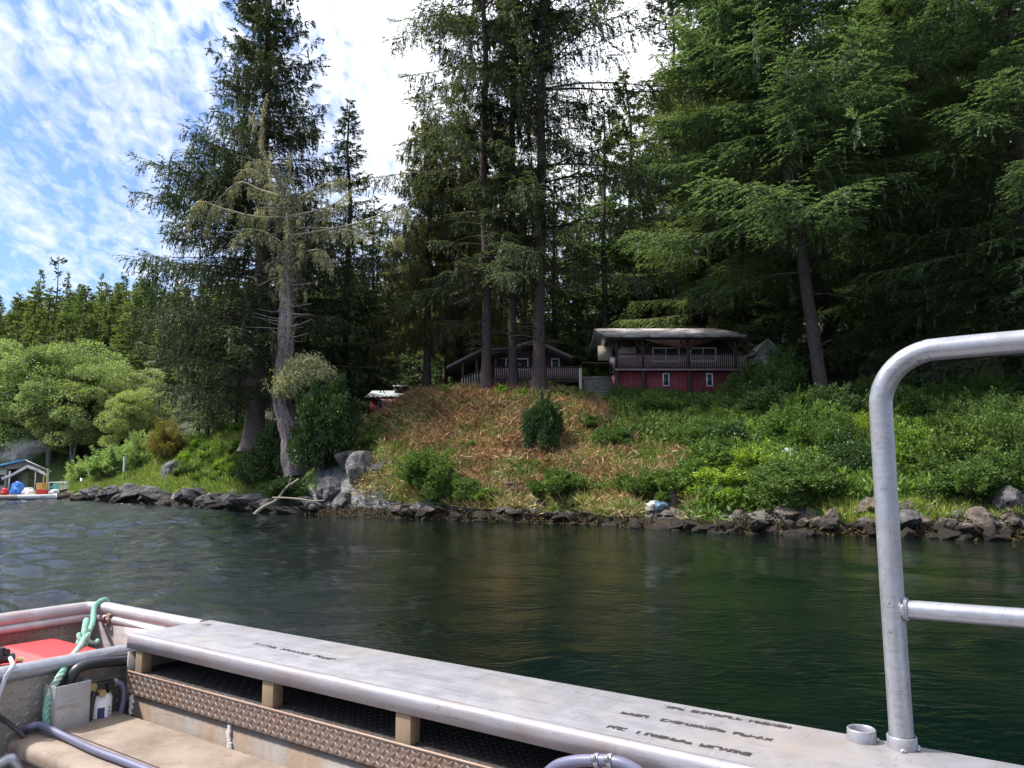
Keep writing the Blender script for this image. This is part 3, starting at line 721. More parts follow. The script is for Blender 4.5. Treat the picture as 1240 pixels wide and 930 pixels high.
tag(scatter('shore_grass', 5000, uni(480, 1290, .9, 2.6), 'grass', (.2, .5), (.02, .05), 5, up=.9, tuft=5, spread=.12, dens=lambda x, y, px, o: (1 if nz(x, y, .6, 3) > -.05 else .1) * (0 if 800 < px < 960 and o < 2.2 else 1)), 'grass fringe along the top of the shore bank', 'grass')
tag(scatter('bank_undergrowth', 30000, uni(850, 1300, 2.0, 17), 'fern', (.15, .4), (.06, .14), 6, up=.6, tuft=5, spread=.22, lift=.7), 'leafy undergrowth covering the right bank between the shrubs', 'undergrowth')
tag(scatter('cabin_undergrowth', 9000, uni(745, 900, 8, 18), 'salal', (.2, .45), (.07, .15), 7, up=.6, tuft=6, spread=.22, lift=.7, dens=lambda x, y, px, o: 1 if px > 790 or o > 11 else .2), 'fern and salal undergrowth below the cabin', 'undergrowth')
tag(scatter('back_undergrowth', 9000, uni(330, 470, 4, 11), 'fern', (.12, .3), (.05, .10), 8, up=.6, tuft=5, spread=.2, lift=.2), 'green undergrowth sloping down from the knoll to the red shed', 'undergrowth')
tag(scatter('seaweed_fringe', 9000, uni(92, 1290, -.1, .7), 'seaweed', (.08, .25), (.03, .07), 10, up=-.1, tuft=2, spread=.1), 'brown seaweed and wrack hanging on the tide line rocks', 'seaweed')

# ------------------------------------------------------------------ rocks
def rock(name, seed, mat, cuts=15):
    rr = random.Random(seed); bm = bmesh.new(); bmesh.ops.create_icosphere(bm, subdivisions=4, radius=1)
    for v in bm.verts:
        n = v.co.normalized(); r = 1.0
        rr2 = random.Random(seed)
        for k in range(cuts):
            d = Vector((rr2.gauss(0, 1), rr2.gauss(0, 1), rr2.gauss(0, 1))).normalized(); c = rr2.uniform(.55, .92); t = n.dot(d)
            if t > 0: r = min(r, c / max(t, .05))
        r *= 1 + .10 * mn.noise(n * 2.5 + Vector((seed, 0, 0))) + .06 * mn.noise(n * 7 + Vector((seed, 0, 0))) + .03 * mn.noise(n * 18)
        v.co = n * r
    me = bpy.data.meshes.new(name); bm.to_mesh(me); bm.free(); me.materials.append(mat)
    for p_ in me.polygons: p_.use_smooth = True
    try: me.set_sharp_from_angle(angle=math.radians(22))
    except Exception: pass
    return me
def rockmat(name, a, b, c, wet=True):
    m, nt, out = newmat(name); pos = geopos(nt); co = objco(nt); oi = nt.nodes.new('ShaderNodeObjectInfo')
    n1 = noise(nt, co, 1.7, 8, .7, .5); n2 = noise(nt, co, 9, 5, .7)
    col = ramp(nt, n1, [(.3, a), (.5, b), (.7, c)])
    col = mix(nt, 1, col, ramp(nt, oi.outputs['Random'], [(0, (.62, .6, .6)), (.5, (1, .95, .88)), (1, (1.3, 1.22, 1.1))]), 'MULTIPLY')
    col = mix(nt, .6, col, ramp(nt, n2, [(.3, (.6, .6, .6)), (.7, (1.2, 1.2, 1.2))]), 'MULTIPLY')
    if wet:
        sx = nt.nodes.new('ShaderNodeSeparateXYZ'); nt.links.new(pos, sx.inputs[0])
        z = math_(nt, 'ADD', sx.outputs[2], math_(nt, 'MULTIPLY', math_(nt, 'SUBTRACT', n1, .5), .5))
        col = mix(nt, ramp(nt, z, [(.42, (1, 1, 1)), (.56, (0, 0, 0))]), col, (.028, .021, .014))
    principled(nt, out, col, .8, 0, bump(nt, n2, 1.0, .10, bump(nt, n1, 1.0, .35)), .35); return m
M['rock_grey'] = rockmat('grey_rock', (.045, .045, .05), (.16, .16, .17), (.33, .33, .35))
M['rock_brown'] = rockmat('brown_rock', (.06, .05, .045), (.17, .14, .12), (.30, .26, .23))
M['rock_ledge'] = rockmat('ledge_rock', (.022, .022, .026), (.085, .085, .095), (.22, .22, .24))
RL = [rock('rock', k, M['rock_ledge'], 20) for k in range(11, 15)]
RG = [rock('rock', k, M['rock_grey']) for k in range(1, 4)]; RBn = [rock('rock', k, M['rock_brown']) for k in range(4, 8)]
def rock_at(px, D, s, me, label, group=None, name='rock', dz=0, rz=None):
    x, y = at(px, D); o = link(name, me); o.location = (x, y, max(gz(x, y), -.2) + dz)
    rr = random.Random(int(px * 13 + D * 7)); o.rotation_euler = (rr.uniform(-.4, .4), rr.uniform(-.4, .4), rr.uniform(0, 6.28) if rz is None else rz); o.scale = s
    tag(o, label, 'rock', group); return o
rock_at(441, 41.7, (.95, .9, 1.15), RG[0], 'largest pale grey boulder of the outcrop left of the broad shore shrub', dz=.2)
rock_at(404, 42.2, (.9, .9, .9), RL[1], 'grey boulder at the left end of the outcrop below the round dark shrub', dz=.1)
rock_at(422, 42.8, (.9, .8, .7), RL[2], 'upper grey boulder of the outcrop wedged behind the two larger ones', dz=.4)
rock_at(462, 41.0, (.8, .7, .7), RL[3], 'grey boulder of the outcrop half under the broad shore shrub', dz=.1)
rock_at(420, 41.2, (.6, .5, .5), RG[2], 'small grey boulder at the foot of the outcrop', dz=0)
rock_at(213, 57.5, (1.1, .9, 1.1), RG[0], 'grey rock knob jutting from the grassy headland', dz=0)
rock_at(1216, 26.4, (.72, .6, .52), RG[2], 'largest rounded blue grey boulder at the right end of the shore', dz=.35)
rock_at(948, 28.6, (.55, .45, .34), RBn[0], 'rusty brown boulder on the shore below the broad light green shrub', dz=.15)
rock_at(1002, 27.9, (.34, .3, .34), RBn[2], 'pale tan rounded stone on the shore just left of the handrail post', dz=.3)
rock_at(985, 28.0, (.42, .36, .34), RBn[1], 'brown grey boulder next to the pale tan stone', dz=.2)
rock_at(1090, 26.8, (.6, .5, .36), RG[1], 'flat grey boulder just right of the handrail post', dz=.3)
rock_at(1180, 26.0, (.7, .5, .45), RBn[3], 'broad brown boulder left of the blue grey boulder at the right end', dz=.1)
rock_at(878, 29.2, (.6, .45, .28), RBn[1], 'flat pale boulder where the gravel beach meets the boulders', dz=.1)
rr_ = random.Random(21)
for i in range(95):
    px = rr_.uniform(880, 1300); o = rr_.uniform(-.35, 1.5); s = rr_.uniform(.14, .42)
    z = 'left of the handrail post' if px < 1070 else 'right of the handrail post'
    rock_at(px, shoreD(px) + o, (s * rr_.uniform(.9, 1.5), s, s * rr_.uniform(.6, .95)), rr_.choice(RBn + RG[:1]), 'small brown boulder in the jumbled rock line on the shore ' + z, 'boulders of the shore rock line ' + z, dz=s * .2)
for i in range(55):
    px = rr_.uniform(480, 880); o = rr_.uniform(-.3, 1.0); s = rr_.uniform(.12, .42)
    rock_at(px, shoreD(px) + o, (s * rr_.uniform(1, 2.0), s, s * rr_.uniform(.4, .8)), rr_.choice(RBn + RG), 'low weedy stone on the shore below the cleared knoll', 'weedy stones below the knoll', dz=0)
for i in range(48):
    px = 95 + (395 - 95) * (i + rr_.random()) / 48; s = rr_.uniform(.5, 1.1)
    rock_at(px, shoreD(px) + rr_.uniform(.1, 1.1), (s * rr_.uniform(1.1, 1.9), s * .8, s * rr_.uniform(.45, .7)), rr_.choice(RL), 'slab of the dark grey rock ledge along the headland', 'rock slabs of the headland ledge', name='ledge_rock', dz=.05, rz=rr_.uniform(-.4, .9))
for i in range(34):
    px = rr_.uniform(780, 1000); s = rr_.uniform(.05, .11); D = shoreD(px) + rr_.uniform(.5, 1.8)
    rock_at(px, D, (s * 1.3, s, s * .7), rr_.choice(RBn + RG), 'pebble on the grey gravel beach', 'pebbles on the gravel beach', name='pebble')

# ------------------------------------------------------------------ the mossy snag
def snag():
    D = 45.2; rng = np.random.default_rng(77); bx, by, bz = spot(362, D, .3); root = empty('dead_tree', (bx, by, bz))
    tag(root, 'mossy dead snag with a twisted bark stripped trunk, bare spikes and pale hanging lichen', 'dead tree')
    keys = [(362, 556, .80), (354, 530, .52), (345, 500, .46), (339, 470, .40), (341, 430, .40), (343, 395, .37), (341, 360, .29), (342, 320, .21), (341, 280, .15), (335, 245, .13), (328, 222, .10), (314, 200, .09), (304, 180, .07), (303, 150, .055), (305, 125, .045), (309, 112, .025)]
    pts = []
    for i, (px, py, r) in enumerate(keys):
        x, y = at(px, D + .15 * math.sin(i)); pts.append((x - bx, y - by, zat(py, D) - bz))
    pts[0] = (0, 0, 0); P = smooth_path(pts, 5); R = np.interp(np.arange(len(P)), np.linspace(0, len(P) - 1, len(keys)), [k[2] for k in keys])
    T = MB(); V, Q = tube_np(P, R, 36); c = np.repeat(P, 36, 0); a = np.tile(np.arange(36) / 36 * 2 * PI, len(P)); zz = V[:, 2]
    k = 1 + .20 * np.sin(a * 3 + zz * .9) + .16 * np.sin(a * 5 - zz * .9) * np.sin(zz * .8 + a) + .10 * np.sin(a * 11 + zz * 1.3) + .07 * rng.normal(size=len(zz)); V = c + (V - c) * k[:, None]; T.add(V, Q)
    B = T; L = []
    def pt(py): return np.array([np.interp(zat(py, D) - bz, P[:, 2], P[:, k]) for k in range(2)] + [zat(py, D) - bz])
    m = D / F
    def limb(py, pts_, r, lich):
        o = pt(py); q = [o] + [o + np.array([dx * m, dd, -dy * m]) for dx, dy, dd in pts_]; S = smooth_path(q, 5)
        B = MB(); B.tube(S, np.linspace(r * 1.25, r * .35, len(S)), 6)
        for j in range(int(lich)):
            t = rng.uniform(.15, 1) * (len(S) - 1); L.append(np.array([np.interp(t, range(len(S)), S[:, k]) for k in range(3)]))
        for j in range(9):
            t = int(rng.uniform(.2, 1) * (len(S) - 1)); d = rng.normal(0, 1, 3) * [.5, .4, .35]; B.tube([S[t], S[t] + d * .6, S[t] + d * 1.1 + [0, 0, -.1]], [.024, .016, .008], 3, False)
        B.build('branch', M['drift'], root, True)
    limb(238, [(-30, -10, .2), (-62, -22, .5), (-95, 12, .6), (-100, 40, .6)], .07, 30)
    limb(262, [(-35, 2, -.3), (-75, -6, -.6), (-108, -14, -.7), (-118, 22, -.7)], .06, 46)
    limb(228, [(-20, -14, .5), (-48, -32, .8), (-66, -18, 1), (-72, 26, 1)], .05, 30)
    limb(250, [(22, -18, .3), (50, -38, .7), (72, -46, 1.0)], .06, 26)
    limb(262, [(40, -6, -.4), (66, -14, -.7), (86, -30, -1)], .06, 22)
    limb(285, [(45, -6, -.2), (90, -14, -.5), (126, -26, -.7), (148, -34, -.6), (152, -22, -.6)], .06, 30)
    limb(275, [(60, -4, .8), (110, 4, 1.2), (140, 2, 1.3)], .05, 26)
    limb(205, [(14, -10, 0), (26, -20, 0)], .03, 4)
    limb(150, [(-10, -8, 0), (-16, -14, .2)], .02, 3)
    limb(300, [(-24, -16, -.5), (-50, -18, -.9), (-64, 4, -1.1)], .05, 22)
    limb(318, [(26, -12, -.5), (48, -10, -.8), (60, 8, -.9)], .045, 18)
    for py in (345, 352, 368, 378, 385, 392, 402, 410, 395, 372, 388):                # bare spikes
        for sd in (-1, 1):
            if rng.uniform() < .8: o = pt(py + rng.uniform(-4, 4)); l = rng.uniform(.7, 2.4); d = np.array([sd, rng.uniform(-.9, .1), rng.uniform(-.15, .3)]); B.tube([o, o + d * l * .5, o + d * l + [0, 0, rng.uniform(-.1, .25)]], [.04, .03, .01], 5)
    for j in range(95):
        o = pt(rng.uniform(190, 350)); l = rng.uniform(.5, 2.3); d = unit(rng.normal(0, 1, 3) * [1, 1, .35]); e_ = o + d * l + [0, 0, rng.uniform(-.5, .2) * l]
        B.tube([o, o + d * l * .5, e_], [.036, .022, .008], 4)
        for q_ in range(rng.integers(0, 4)): t_ = rng.uniform(.3, 1); b_ = o + (e_ - o) * t_; L.append(b_); B.tube([b_, b_ + rng.normal(0, .3, 3)], [.012, .005], 3, False)
    for j in range(150):                                   # loose strips of bark
        o = pt(rng.uniform(250, 545)); r = np.interp(o[2], P[:, 2], R); a_ = rng.uniform(0, 6.28); d = np.array([math.cos(a_), math.sin(a_), 0]); l = rng.uniform(.3, .9)
        B.tube([o + d * r * 1.02, o + d * (r * 1.10 + .03) + [0, 0, -l * .5], o + d * (r * 1.05 + .06) + [0, 0, -l]], [.035, .03, .012], 4, False)
    T.build('trunk', M['bark_snag'], root, True)
    # lichen
    A = np.array(L); k = 34; ii = np.repeat(np.arange(len(A)), k); ln = rng.uniform(.25, 1.0, len(A)); s = rng.uniform(0, 1, len(ii))
    Pp = A[ii] + np.array([0, 0, -1.0]) * (ln[ii] * s)[:, None] + rng.normal(0, .10, (len(ii), 3)) * (1 - .5 * s[:, None])
    tr = []; 
    for j in range(620):                                   # coat on the stem
        py = rng.choice([rng.uniform(112, 235), rng.uniform(235, 330), rng.uniform(335, 400)], p=[.22, .60, .18]); o = pt(py); r = np.interp(o[2], P[:, 2], R); d = unit(np.array([rng.normal(), rng.normal(), 0])); tr.append([*(o + d * r * 1.02), r])
    tr = np.repeat(np.array(tr), 8, 0); tr = tr[:, :3] + rng.normal(0, 1, (len(tr), 3)) * (.02 + .22 * tr[:, 3:])
    cl = []                                                # drooping live mossy bough low on the right
    for px, py, sp in ((352, 455, .55), (366, 452, .6), (380, 448, .5), (374, 438, .45), (358, 440, .4), (345, 466, .5), (392, 452, .3), (340, 474, .3)):
        x, y = at(px, D - .9); n_ = 520; cl.append(np.array([x - bx, y - by, zat(py, D - .9) - bz]) + rng.normal(0, 1, (n_, 3)) * [sp * .85, sp * .5, sp * .5])
    cl = np.concatenate(cl)
    cl2 = cl + rng.normal(0, .05, cl.shape); DC = unit(np.array([.25, 0, -.9]) + rng.normal(0, .55, (len(cl), 3)))
    V, Q = blades(cl2, DC, rng.uniform(.15, .38, len(cl)), rng.uniform(.03, .06, len(cl)), rng)
    link('moss_bough', npmesh('snag_moss_bough', V, [Q]), M['palemoss'], root)
    PP = np.concatenate([Pp, tr, cl]); DD = unit(np.array([0, 0, -1.0]) + rng.normal(0, .45, (len(PP), 3)))
    V, Q = blades(PP, DD, rng.uniform(.10, .32, len(PP)), rng.uniform(.03, .06, len(PP)), rng)
    link('lichen', npmesh('snag_lichen', V, [Q]), M['lichen'], root)
snag()
def drift(px0, py0, px1, py1, D0, D1, r, label, kinks=3, seed=0):
    rr = random.Random(seed); b = Vector((*at(px0, D0), zat(py0, D0))); e = Vector((*at(px1, D1), zat(py1, D1)))
    pts = [b.lerp(e, t) + Vector((rr.uniform(-1, 1), rr.uniform(-1, 1), rr.uniform(-1, 1))) * r * 1.3 * (0 < t < 1) for t in [i / (kinks + 1) for i in range(kinks + 2)]]
    S = smooth_path([tuple(q - b) for q in pts], 4); mb = MB().tube(S, np.linspace(r, r * .45, len(S)), 8)
    o = S[int(len(S) * .8)]; mb.tube([o, o + np.array([.1, .05, .55])], [r * .4, r * .15], 5)
    q = mb.build('driftwood', M['twig' if seed in (4, 5) else 'drift'], None, True, loc=b); tag(q, label, 'driftwood'); return q
drift(309, 626, 364, 580, 42.4, 42.7, .11, 'pale forked driftwood trunk leaning from the water up the ledge under the snag', seed=1)
drift(333, 603, 395, 606, 42.3, 41.5, .06, 'thin driftwood pole lying along the ledge behind the leaning trunk', seed=2)
drift(1238, 640, 1200, 632, 25.6, 26.2, .06, 'pale weathered pole sticking out of the boulders at the right edge', seed=3)
drift(613, 583, 626, 592, 37.2, 36.9, .09, 'short cut log lying on the knoll above the middle of the shore', seed=4)
drift(812, 563, 824, 572, 37, 36.6, .08, 'short cut log lying near the right margin of the cleared ground', seed=5)

# ------------------------------------------------------------------ buildings
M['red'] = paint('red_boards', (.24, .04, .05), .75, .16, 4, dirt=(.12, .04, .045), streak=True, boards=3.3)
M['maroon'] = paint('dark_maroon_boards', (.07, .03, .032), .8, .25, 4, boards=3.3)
M['darkwood'] = paint('dark_timber', (.055, .035, .032), .8, .25, 5)
M['palewood'] = paint('pale_timber', (.42, .37, .36), .75, .15, 5, dirt=(.22, .17, .15))
M['pinkwood'] = paint('faded_rail_paint', (.36, .24, .25), .75, .15, 6)
M['beige'] = paint('beige_board', (.46, .40, .32), .8, .1, 2)
M['white'] = paint('white_paint', (.74, .74, .74), .5, .06, 3)
M['roofmetal'] = paint('weathered_metal_roof', (.60, .58, .60), .42, .12, 1.6, dirt=(.17, .115, .11), dirt_amt=.70)
M['whiteroof'] = paint('pale_metal_roof', (.62, .66, .68), .4, .08, 2)
M['greyroof'] = paint('dark_roofing', (.10, .095, .10), .8, .2, 3)
M['shedroof'] = paint('dull_metal_roof', (.27, .285, .30), .5, .12, 2)
M['greytrim'] = paint('grey_brown_trim', (.17, .155, .15), .8, .15, 3)
M['greyboard'] = paint('grey_boards', (.30, .31, .30), .8, .15, 3)
m_, nt_, out_ = newmat('window_glass'); principled(nt_, out_, (.035, .045, .05), .08); M['glass'] = m_

def wx(px, D): return (px - 620) / F * D
def build_windows(parent, px0, px1, py0, py1, D, mull=0):
    x0, x1, z0, z1 = wx(px0, D), wx(px1, D), zat(py1, D), zat(py0, D); t = .07
    w = MB()
    for c, d in (((x0 + t / 2, D, (z0 + z1) / 2), (t, .08, z1 - z0)), ((x1 - t / 2, D, (z0 + z1) / 2), (t, .08, z1 - z0)), (((x0 + x1) / 2, D, z0 + t / 2), (x1 - x0 - 2 * t, .08, t)), (((x0 + x1) / 2, D, z1 - t / 2), (x1 - x0 - 2 * t, .08, t))): w.box(c, d)
    for k in range(mull): xm = x0 + (x1 - x0) * (k + 1) / (mull + 1); w.box((xm, D, (z0 + z1) / 2), (.05, .07, z1 - z0 - 2 * t))
    f = w.build('window', M['white'], parent)
    MB().box(((x0 + x1) / 2, D + .01, (z0 + z1) / 2), (x1 - x0 - 1.6 * t, .02, z1 - z0 - 1.6 * t)).build('pane', M['glass'], f)
def railing(parent, x0, x1, y0, y1, zf0, zf1, h=.95, mat='pinkwood', top='darkwood', step=.13, name='railing'):
    w = MB(); n = max(2, int(math.hypot(x1 - x0, y1 - y0) / step)); a = Vector((x0, y0, zf0)); b = Vector((x1, y1, zf1))
    for i in range(n + 1):
        p = a.lerp(b, i / n); w.box((p.x, p.y, p.z + h * .5), (.055, .03, h - .14))
    o = w.build(name, M[mat], parent); w = MB()
    for zz in (h, .06): w.tube([tuple(a + Vector((0, 0, zz))), tuple(b + Vector((0, 0, zz)))], .045, 4)
    w.build('rail', M[top], o)

def cabin():
    D = 50; root = empty('cabin'); tag(root, 'red two storey cabin with a long balcony and a stained pale metal roof', 'house')
    zf = zat(447, D); xl, xr = wx(748, D), wx(905, D); wl = D + 1.7
    MB().box(((xl + xr) / 2, D + 4.2, zf - 1.5), (xr - xl, 8, 2.7)).build('lower_wall', M['red'], root)
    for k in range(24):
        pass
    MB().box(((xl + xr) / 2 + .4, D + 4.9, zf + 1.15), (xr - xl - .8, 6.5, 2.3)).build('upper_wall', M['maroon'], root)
    MB().box(((xl + xr) / 2, D + .75, zf - .05), (xr - xl + .3, 1.9, .12)).build('deck_floor', M['darkwood'], root)
    MB().box(((xl + xr) / 2, D - .22, zf - .06), (xr - xl + .3, .04, .12)).build('deck_edge', M['pinkwood'], root)
    railing(root, xl, xr, D - .12, D - .12, zf + .02, zf + .02)
    railing(root, xl, xl, D - .12, D + 1.6, zf + .02, zf + .02)
    ze = zat(409, D - .8)
    for px in (748, 780, 835.5, 893):
        p = MB().box((wx(px, D), D - .05, (zf + ze) / 2), (.2, .18, ze - zf)); x = wx(px, D)
        for s in (-1, 1): p.tube([(x, D - .05, ze - .75), (x + s * .5, D - .05, ze - .1)], .07, 4)
        p.box((x, D - .05, zf - 1.3), (.2, .18, 2.3)); p.build('deck_post', M['darkwood'], root)
    build_windows(root, 792, 825, 421, 438, wl - .06, 1); build_windows(root, 838, 870, 421, 438, wl - .06, 1)
    build_windows(root, 804, 812, 452, 468, D + .14); build_windows(root, 857, 865, 452, 468, D + .14)
    # roof: front slope, back slope
    x0, x1 = wx(728, D), wx(903, D); zr = zat(400, D + 3.2); yr = D + 3.2; yb = D + 8.8; zb = zr - 1.5; R = MB(); t = .12
    yf = D - .9; zef = zat(408.5, yf)
    R.hexa([(x0 + .25, yf, zef), (x1, yf, zef), (x1 - .3, yr, zr), (x0, yr, zr), (x0 + .25, yf, zef + t), (x1, yf, zef + t), (x1 - .3, yr, zr + t), (x0, yr, zr + t)])
    R.hexa([(x0, yr + .002, zr), (x1 - .3, yr + .002, zr), (x1 - .3, yb, zb), (x0, yb, zb), (x0, yr + .002, zr + t), (x1 - .3, yr + .002, zr + t), (x1 - .3, yb, zb + t), (x0, yb, zb + t)])
    n = 46
    for i in range(n):                                    # standing seams
        x = x0 + .35 + (x1 - x0 - .8) * i / (n - 1); R.tube([(x, yf + .01, zef + t + .012), (x - .15, yr, zr + t + .012)], .018, 4, False)
    r = R.build('roof', M['roofmetal'], root)
    MB().box(((x0 + x1) / 2 + .12, yf + .35, zef - .02), (x1 - x0 - .6, .06, .16)).build('fascia', M['darkwood'], r)
    MB().box((wx(737, D + 1), D + 2.2, zf + 1.15 + .25), (1.0, .06, 1.0)).build('side_screen', M['beige'], root)
    MB().box((wx(762, D + 1), D + 1.62, zf + 1.35), (1.3, .05, .75)).build('wall_panel', M['beige'], root)
    g = MB(); g.hexa([(x0 + .5, D + 2.3, zf + 1.9), (x0 + .56, D + 2.3, zf + 1.9), (x0 + .56, yb - .6, zf + 1.5), (x0 + .5, yb - .6, zf + 1.5), (x0 + .5, D + 1.2, zef + .25), (x0 + .56, D + 1.2, zef + .25), (x0 + .56, yr, zr), (x0 + .5, yr, zr)]); g.build('gable_board', M['beige'], root)
    # small porch light globe box
    MB().box((wx(742, D), D - .1, zf + .55), (.22, .15, .4)).build('porch_lamp', M['whiteroof'], root)
cabin()
def steps():
    root = empty('steps'); tag(root, 'broad weathered wooden steps with a pale newel post between the lodge and the red cabin', 'steps')
    n = 11; y0, y1 = 48.3, 51.3; z0, z1 = zat(482, y0), zat(457, y1); xa, xb = wx(709, 49.5), wx(744, 49.5)
    for i in range(n):
        t = i / (n - 1); MB().box(((xa + xb) / 2, y0 + (y1 - y0) * t, z0 + (z1 - z0) * t), (xb - xa, .30, .06)).build('tread', M['greyboard'] if i % 3 == 0 else M['palewood'], root)
    for x in (xa - .05, xb + .05):
        MB().hexa([(x - .04, y0, z0 - .3), (x + .04, y0, z0 - .3), (x + .04, y1, z1 - .3), (x - .04, y1, z1 - .3), (x - .04, y0, z0 - .02), (x + .04, y0, z0 - .02), (x + .04, y1, z1 - .02), (x - .04, y1, z1 - .02)]).build('stringer', M['darkwood'], root)
    MB().box((wx(703.5, 48.3), 48.3, (zat(446, 48.3) + zat(488, 48.3)) / 2), (.17, .17, zat(446, 48.3) - zat(488, 48.3))).build('newel_post', M['beige'], root)
    w = MB(); x = xb + .25
    w.tube([(x, y0 - .2, z0 + .35), (x - .25, y1, z1 + 1.2)], .06, 4); w.tube([(x, y0, z0 - .3), (x, y0, z0 + .5)], .06, 4); w.tube([(x - .25, y1, z1), (x - .25, y1, z1 + 1.2)], .06, 4)
    w.tube([(xa, y1, z1 + 1.0), (xb, y1, z1 + .95)], .04, 4); w.build('handrail', M['darkwood'], root)
steps()
def lodge():
    D = 52.5; root = empty('lodge'); tag(root, 'dark gabled lodge with a low side porch, half hidden behind the three knoll trunks', 'house')
    zf = zat(461, D - 2); zw = zat(470, D)
    xl, xr = wx(584, D), wx(683, D); xa = wx(649, D); za = zat(414, D)
    zl, zr_ = zat(430, D), zat(431, D)
    W = MB(); y1 = D + 8
    W.hexa([(xl, D, zw), (xr, D, zw), (xr, y1, zw), (xl, y1, zw), (xl, D, zl - .2), (xr, D, zr_ - .15), (xr, y1, zr_ - .15), (xl, y1, zl - .2)])
    W.add([(xl, D, zl - .2), (xr, D, zr_ - .15), (xa, D, za - .15), (xl, y1, zl - .2), (xr, y1, zr_ - .15), (xa, y1, za - .15)], T=[[0, 1, 2], [3, 5, 4]])
    W.build('wall', M['maroon'], root)
    R = MB(); yf = D - 1.4; e = .14
    def slope(xA, zA, xB, zB): R.hexa([(xA, yf, zA), (xB, yf, zB), (xB, y1 + .5, zB), (xA, y1 + .5, zA), (xA, yf, zA + e), (xB, yf, zB + e), (xB, y1 + .5, zB + e), (xA, y1 + .5, zA + e)])
    xrr, zrr = wx(693, yf), zat(434, yf); xll, zll = wx(590, yf), zat(430, yf); xa2, za2 = wx(649, yf), zat(414, yf)
    slope(xll, zll, xa2, za2); slope(xa2 + .003, za2, xrr, zrr)
    r = R.build('roof', M['greyroof'], root)
    fz = MB()
    for A, B_ in (((xll, zll), (xa2, za2)), ((xa2, za2), (xrr, zrr))):
        fz.hexa([(A[0], yf - .06, A[1] - .04), (B_[0], yf - .06, B_[1] - .04), (B_[0], yf - .01, B_[1] - .04), (A[0], yf - .01, A[1] - .04), (A[0], yf - .06, A[1] + e + .04), (B_[0], yf - .06, B_[1] + e + .04), (B_[0], yf - .01, B_[1] + e + .04), (A[0], yf - .01, A[1] + e + .04)])
    fz.build('fascia', M['greytrim'], r)
    # porch roof on the left
    P = MB(); x0, z0 = wx(541, D - 1), zat(449, D - 1); x1, z1 = wx(584, D - 1), zat(427, D - 1)
    P.hexa([(x0, D - 2, z0), (x1, D - 2, z1), (x1, D + 6, z1), (x0, D + 6, z0), (x0, D - 2, z0 + .1), (x1, D - 2, z1 + .1), (x1, D + 6, z1 + .1), (x0, D + 6, z0 + .1)])
    P.hexa([(x1 + .003, D - 2, z1), (x1 + 2.6, D - 2, z1 + .12), (x1 + 2.6, D + 6, z1 + .12), (x1 + .003, D + 6, z1), (x1 + .003, D - 2, z1 + .1), (x1 + 2.6, D - 2, z1 + .22), (x1 + 2.6, D + 6, z1 + .22), (x1 + .003, D + 6, z1 + .1)])
    pr = P.build('porch_roof', M['greyroof'], root)
    MB().hexa([(x0 - .02, D - 2.05, z0 - .03), (x1, D - 2.05, z1 - .03), (x1, D - 2.0, z1 - .03), (x0 - .02, D - 2.0, z0 - .03), (x0 - .02, D - 2.05, z0 + .14), (x1, D - 2.05, z1 + .14), (x1, D - 2.0, z1 + .14), (x0 - .02, D - 2.0, z0 + .14)]).build('fascia', M['greytrim'], pr)
    for px in (560, 577, 600): MB().box((wx(px, D - 1.7), D - 1.7, (zw + z1) / 2 - .3), (.16, .16, z1 - zw - .5)).build('porch_post', M['darkwood'], root)
    MB().box(((wx(600, D) + wx(700, D)) / 2, D - 1.1, zf - .05), (wx(702, D) - wx(596, D), 2.0, .14)).build('deck_floor', M['darkwood'], root)
    railing(root, wx(600, D - 2), wx(702, D - 2), D - 2, D - 2, zf + .04, zf + .04, .85)
    railing(root, wx(559, D - 3), wx(584, D - 3), D - 3, D - 2.6, zat(473, D - 3), zat(463, D - 3), .85, 'palewood', 'darkwood', .16, 'stair_railing')
    build_windows(root, 612, 640, 434, 448, D - .05, 1); build_windows(root, 668, 678, 434, 446, D - .05)
    MB().box((wx(660, D), D - .04, zf + 1.0), (.9, .06, 2.0)).build('door', M['darkwood'], root)
lodge()
def shed():
    D = 60; root = empty('shed'); tag(root, 'small red shed with a pale flat metal roof and white window left of the knoll', 'shed')
    x0, x1 = wx(447, D), wx(503, D); zb, zt = zat(500, D), zat(483, D)
    MB().box(((x0 + x1) / 2, D + 2.2, (zb + zt) / 2), (x1 - x0, 4.2, zt - zb)).build('wall', M['red'], root)
    a, b = wx(443, D), wx(506, D); ze, zk = zat(482, D - .6), zat(474.5, D + 2.4)
    R = MB().hexa([(a, D - .6, ze), (b, D - .6, ze), (b, D + 2.4, zk), (a, D + 2.4, zk), (a, D - .6, ze + .1), (b, D - .6, ze + .1), (b, D + 2.4, zk + .1), (a, D + 2.4, zk + .1)])
    R.hexa([(a, D + 2.403, zk), (b, D + 2.403, zk), (b, D + 5, ze), (a, D + 5, ze), (a, D + 2.403, zk + .1), (b, D + 2.403, zk + .1), (b, D + 5, ze + .1), (a, D + 5, ze + .1)])
    R.build('roof', M['shedroof'], root)
    xd0, xd1 = wx(473, D), wx(491, D)
    d = MB().box(((xd0 + xd1) / 2, D + 1.9, zk + .05), (xd1 - xd0 - .15, 1.4, .5)).build('dormer', M['darkwood'], root)
    MB().box(((xd0 + xd1) / 2, D + 1.9, zk + .34), (xd1 - xd0 + .1, 1.8, .08)).build('dormer_roof', M['shedroof'], d)
    build_windows(root, 457, 470, 486, 495, D + .08, 1)
shed()
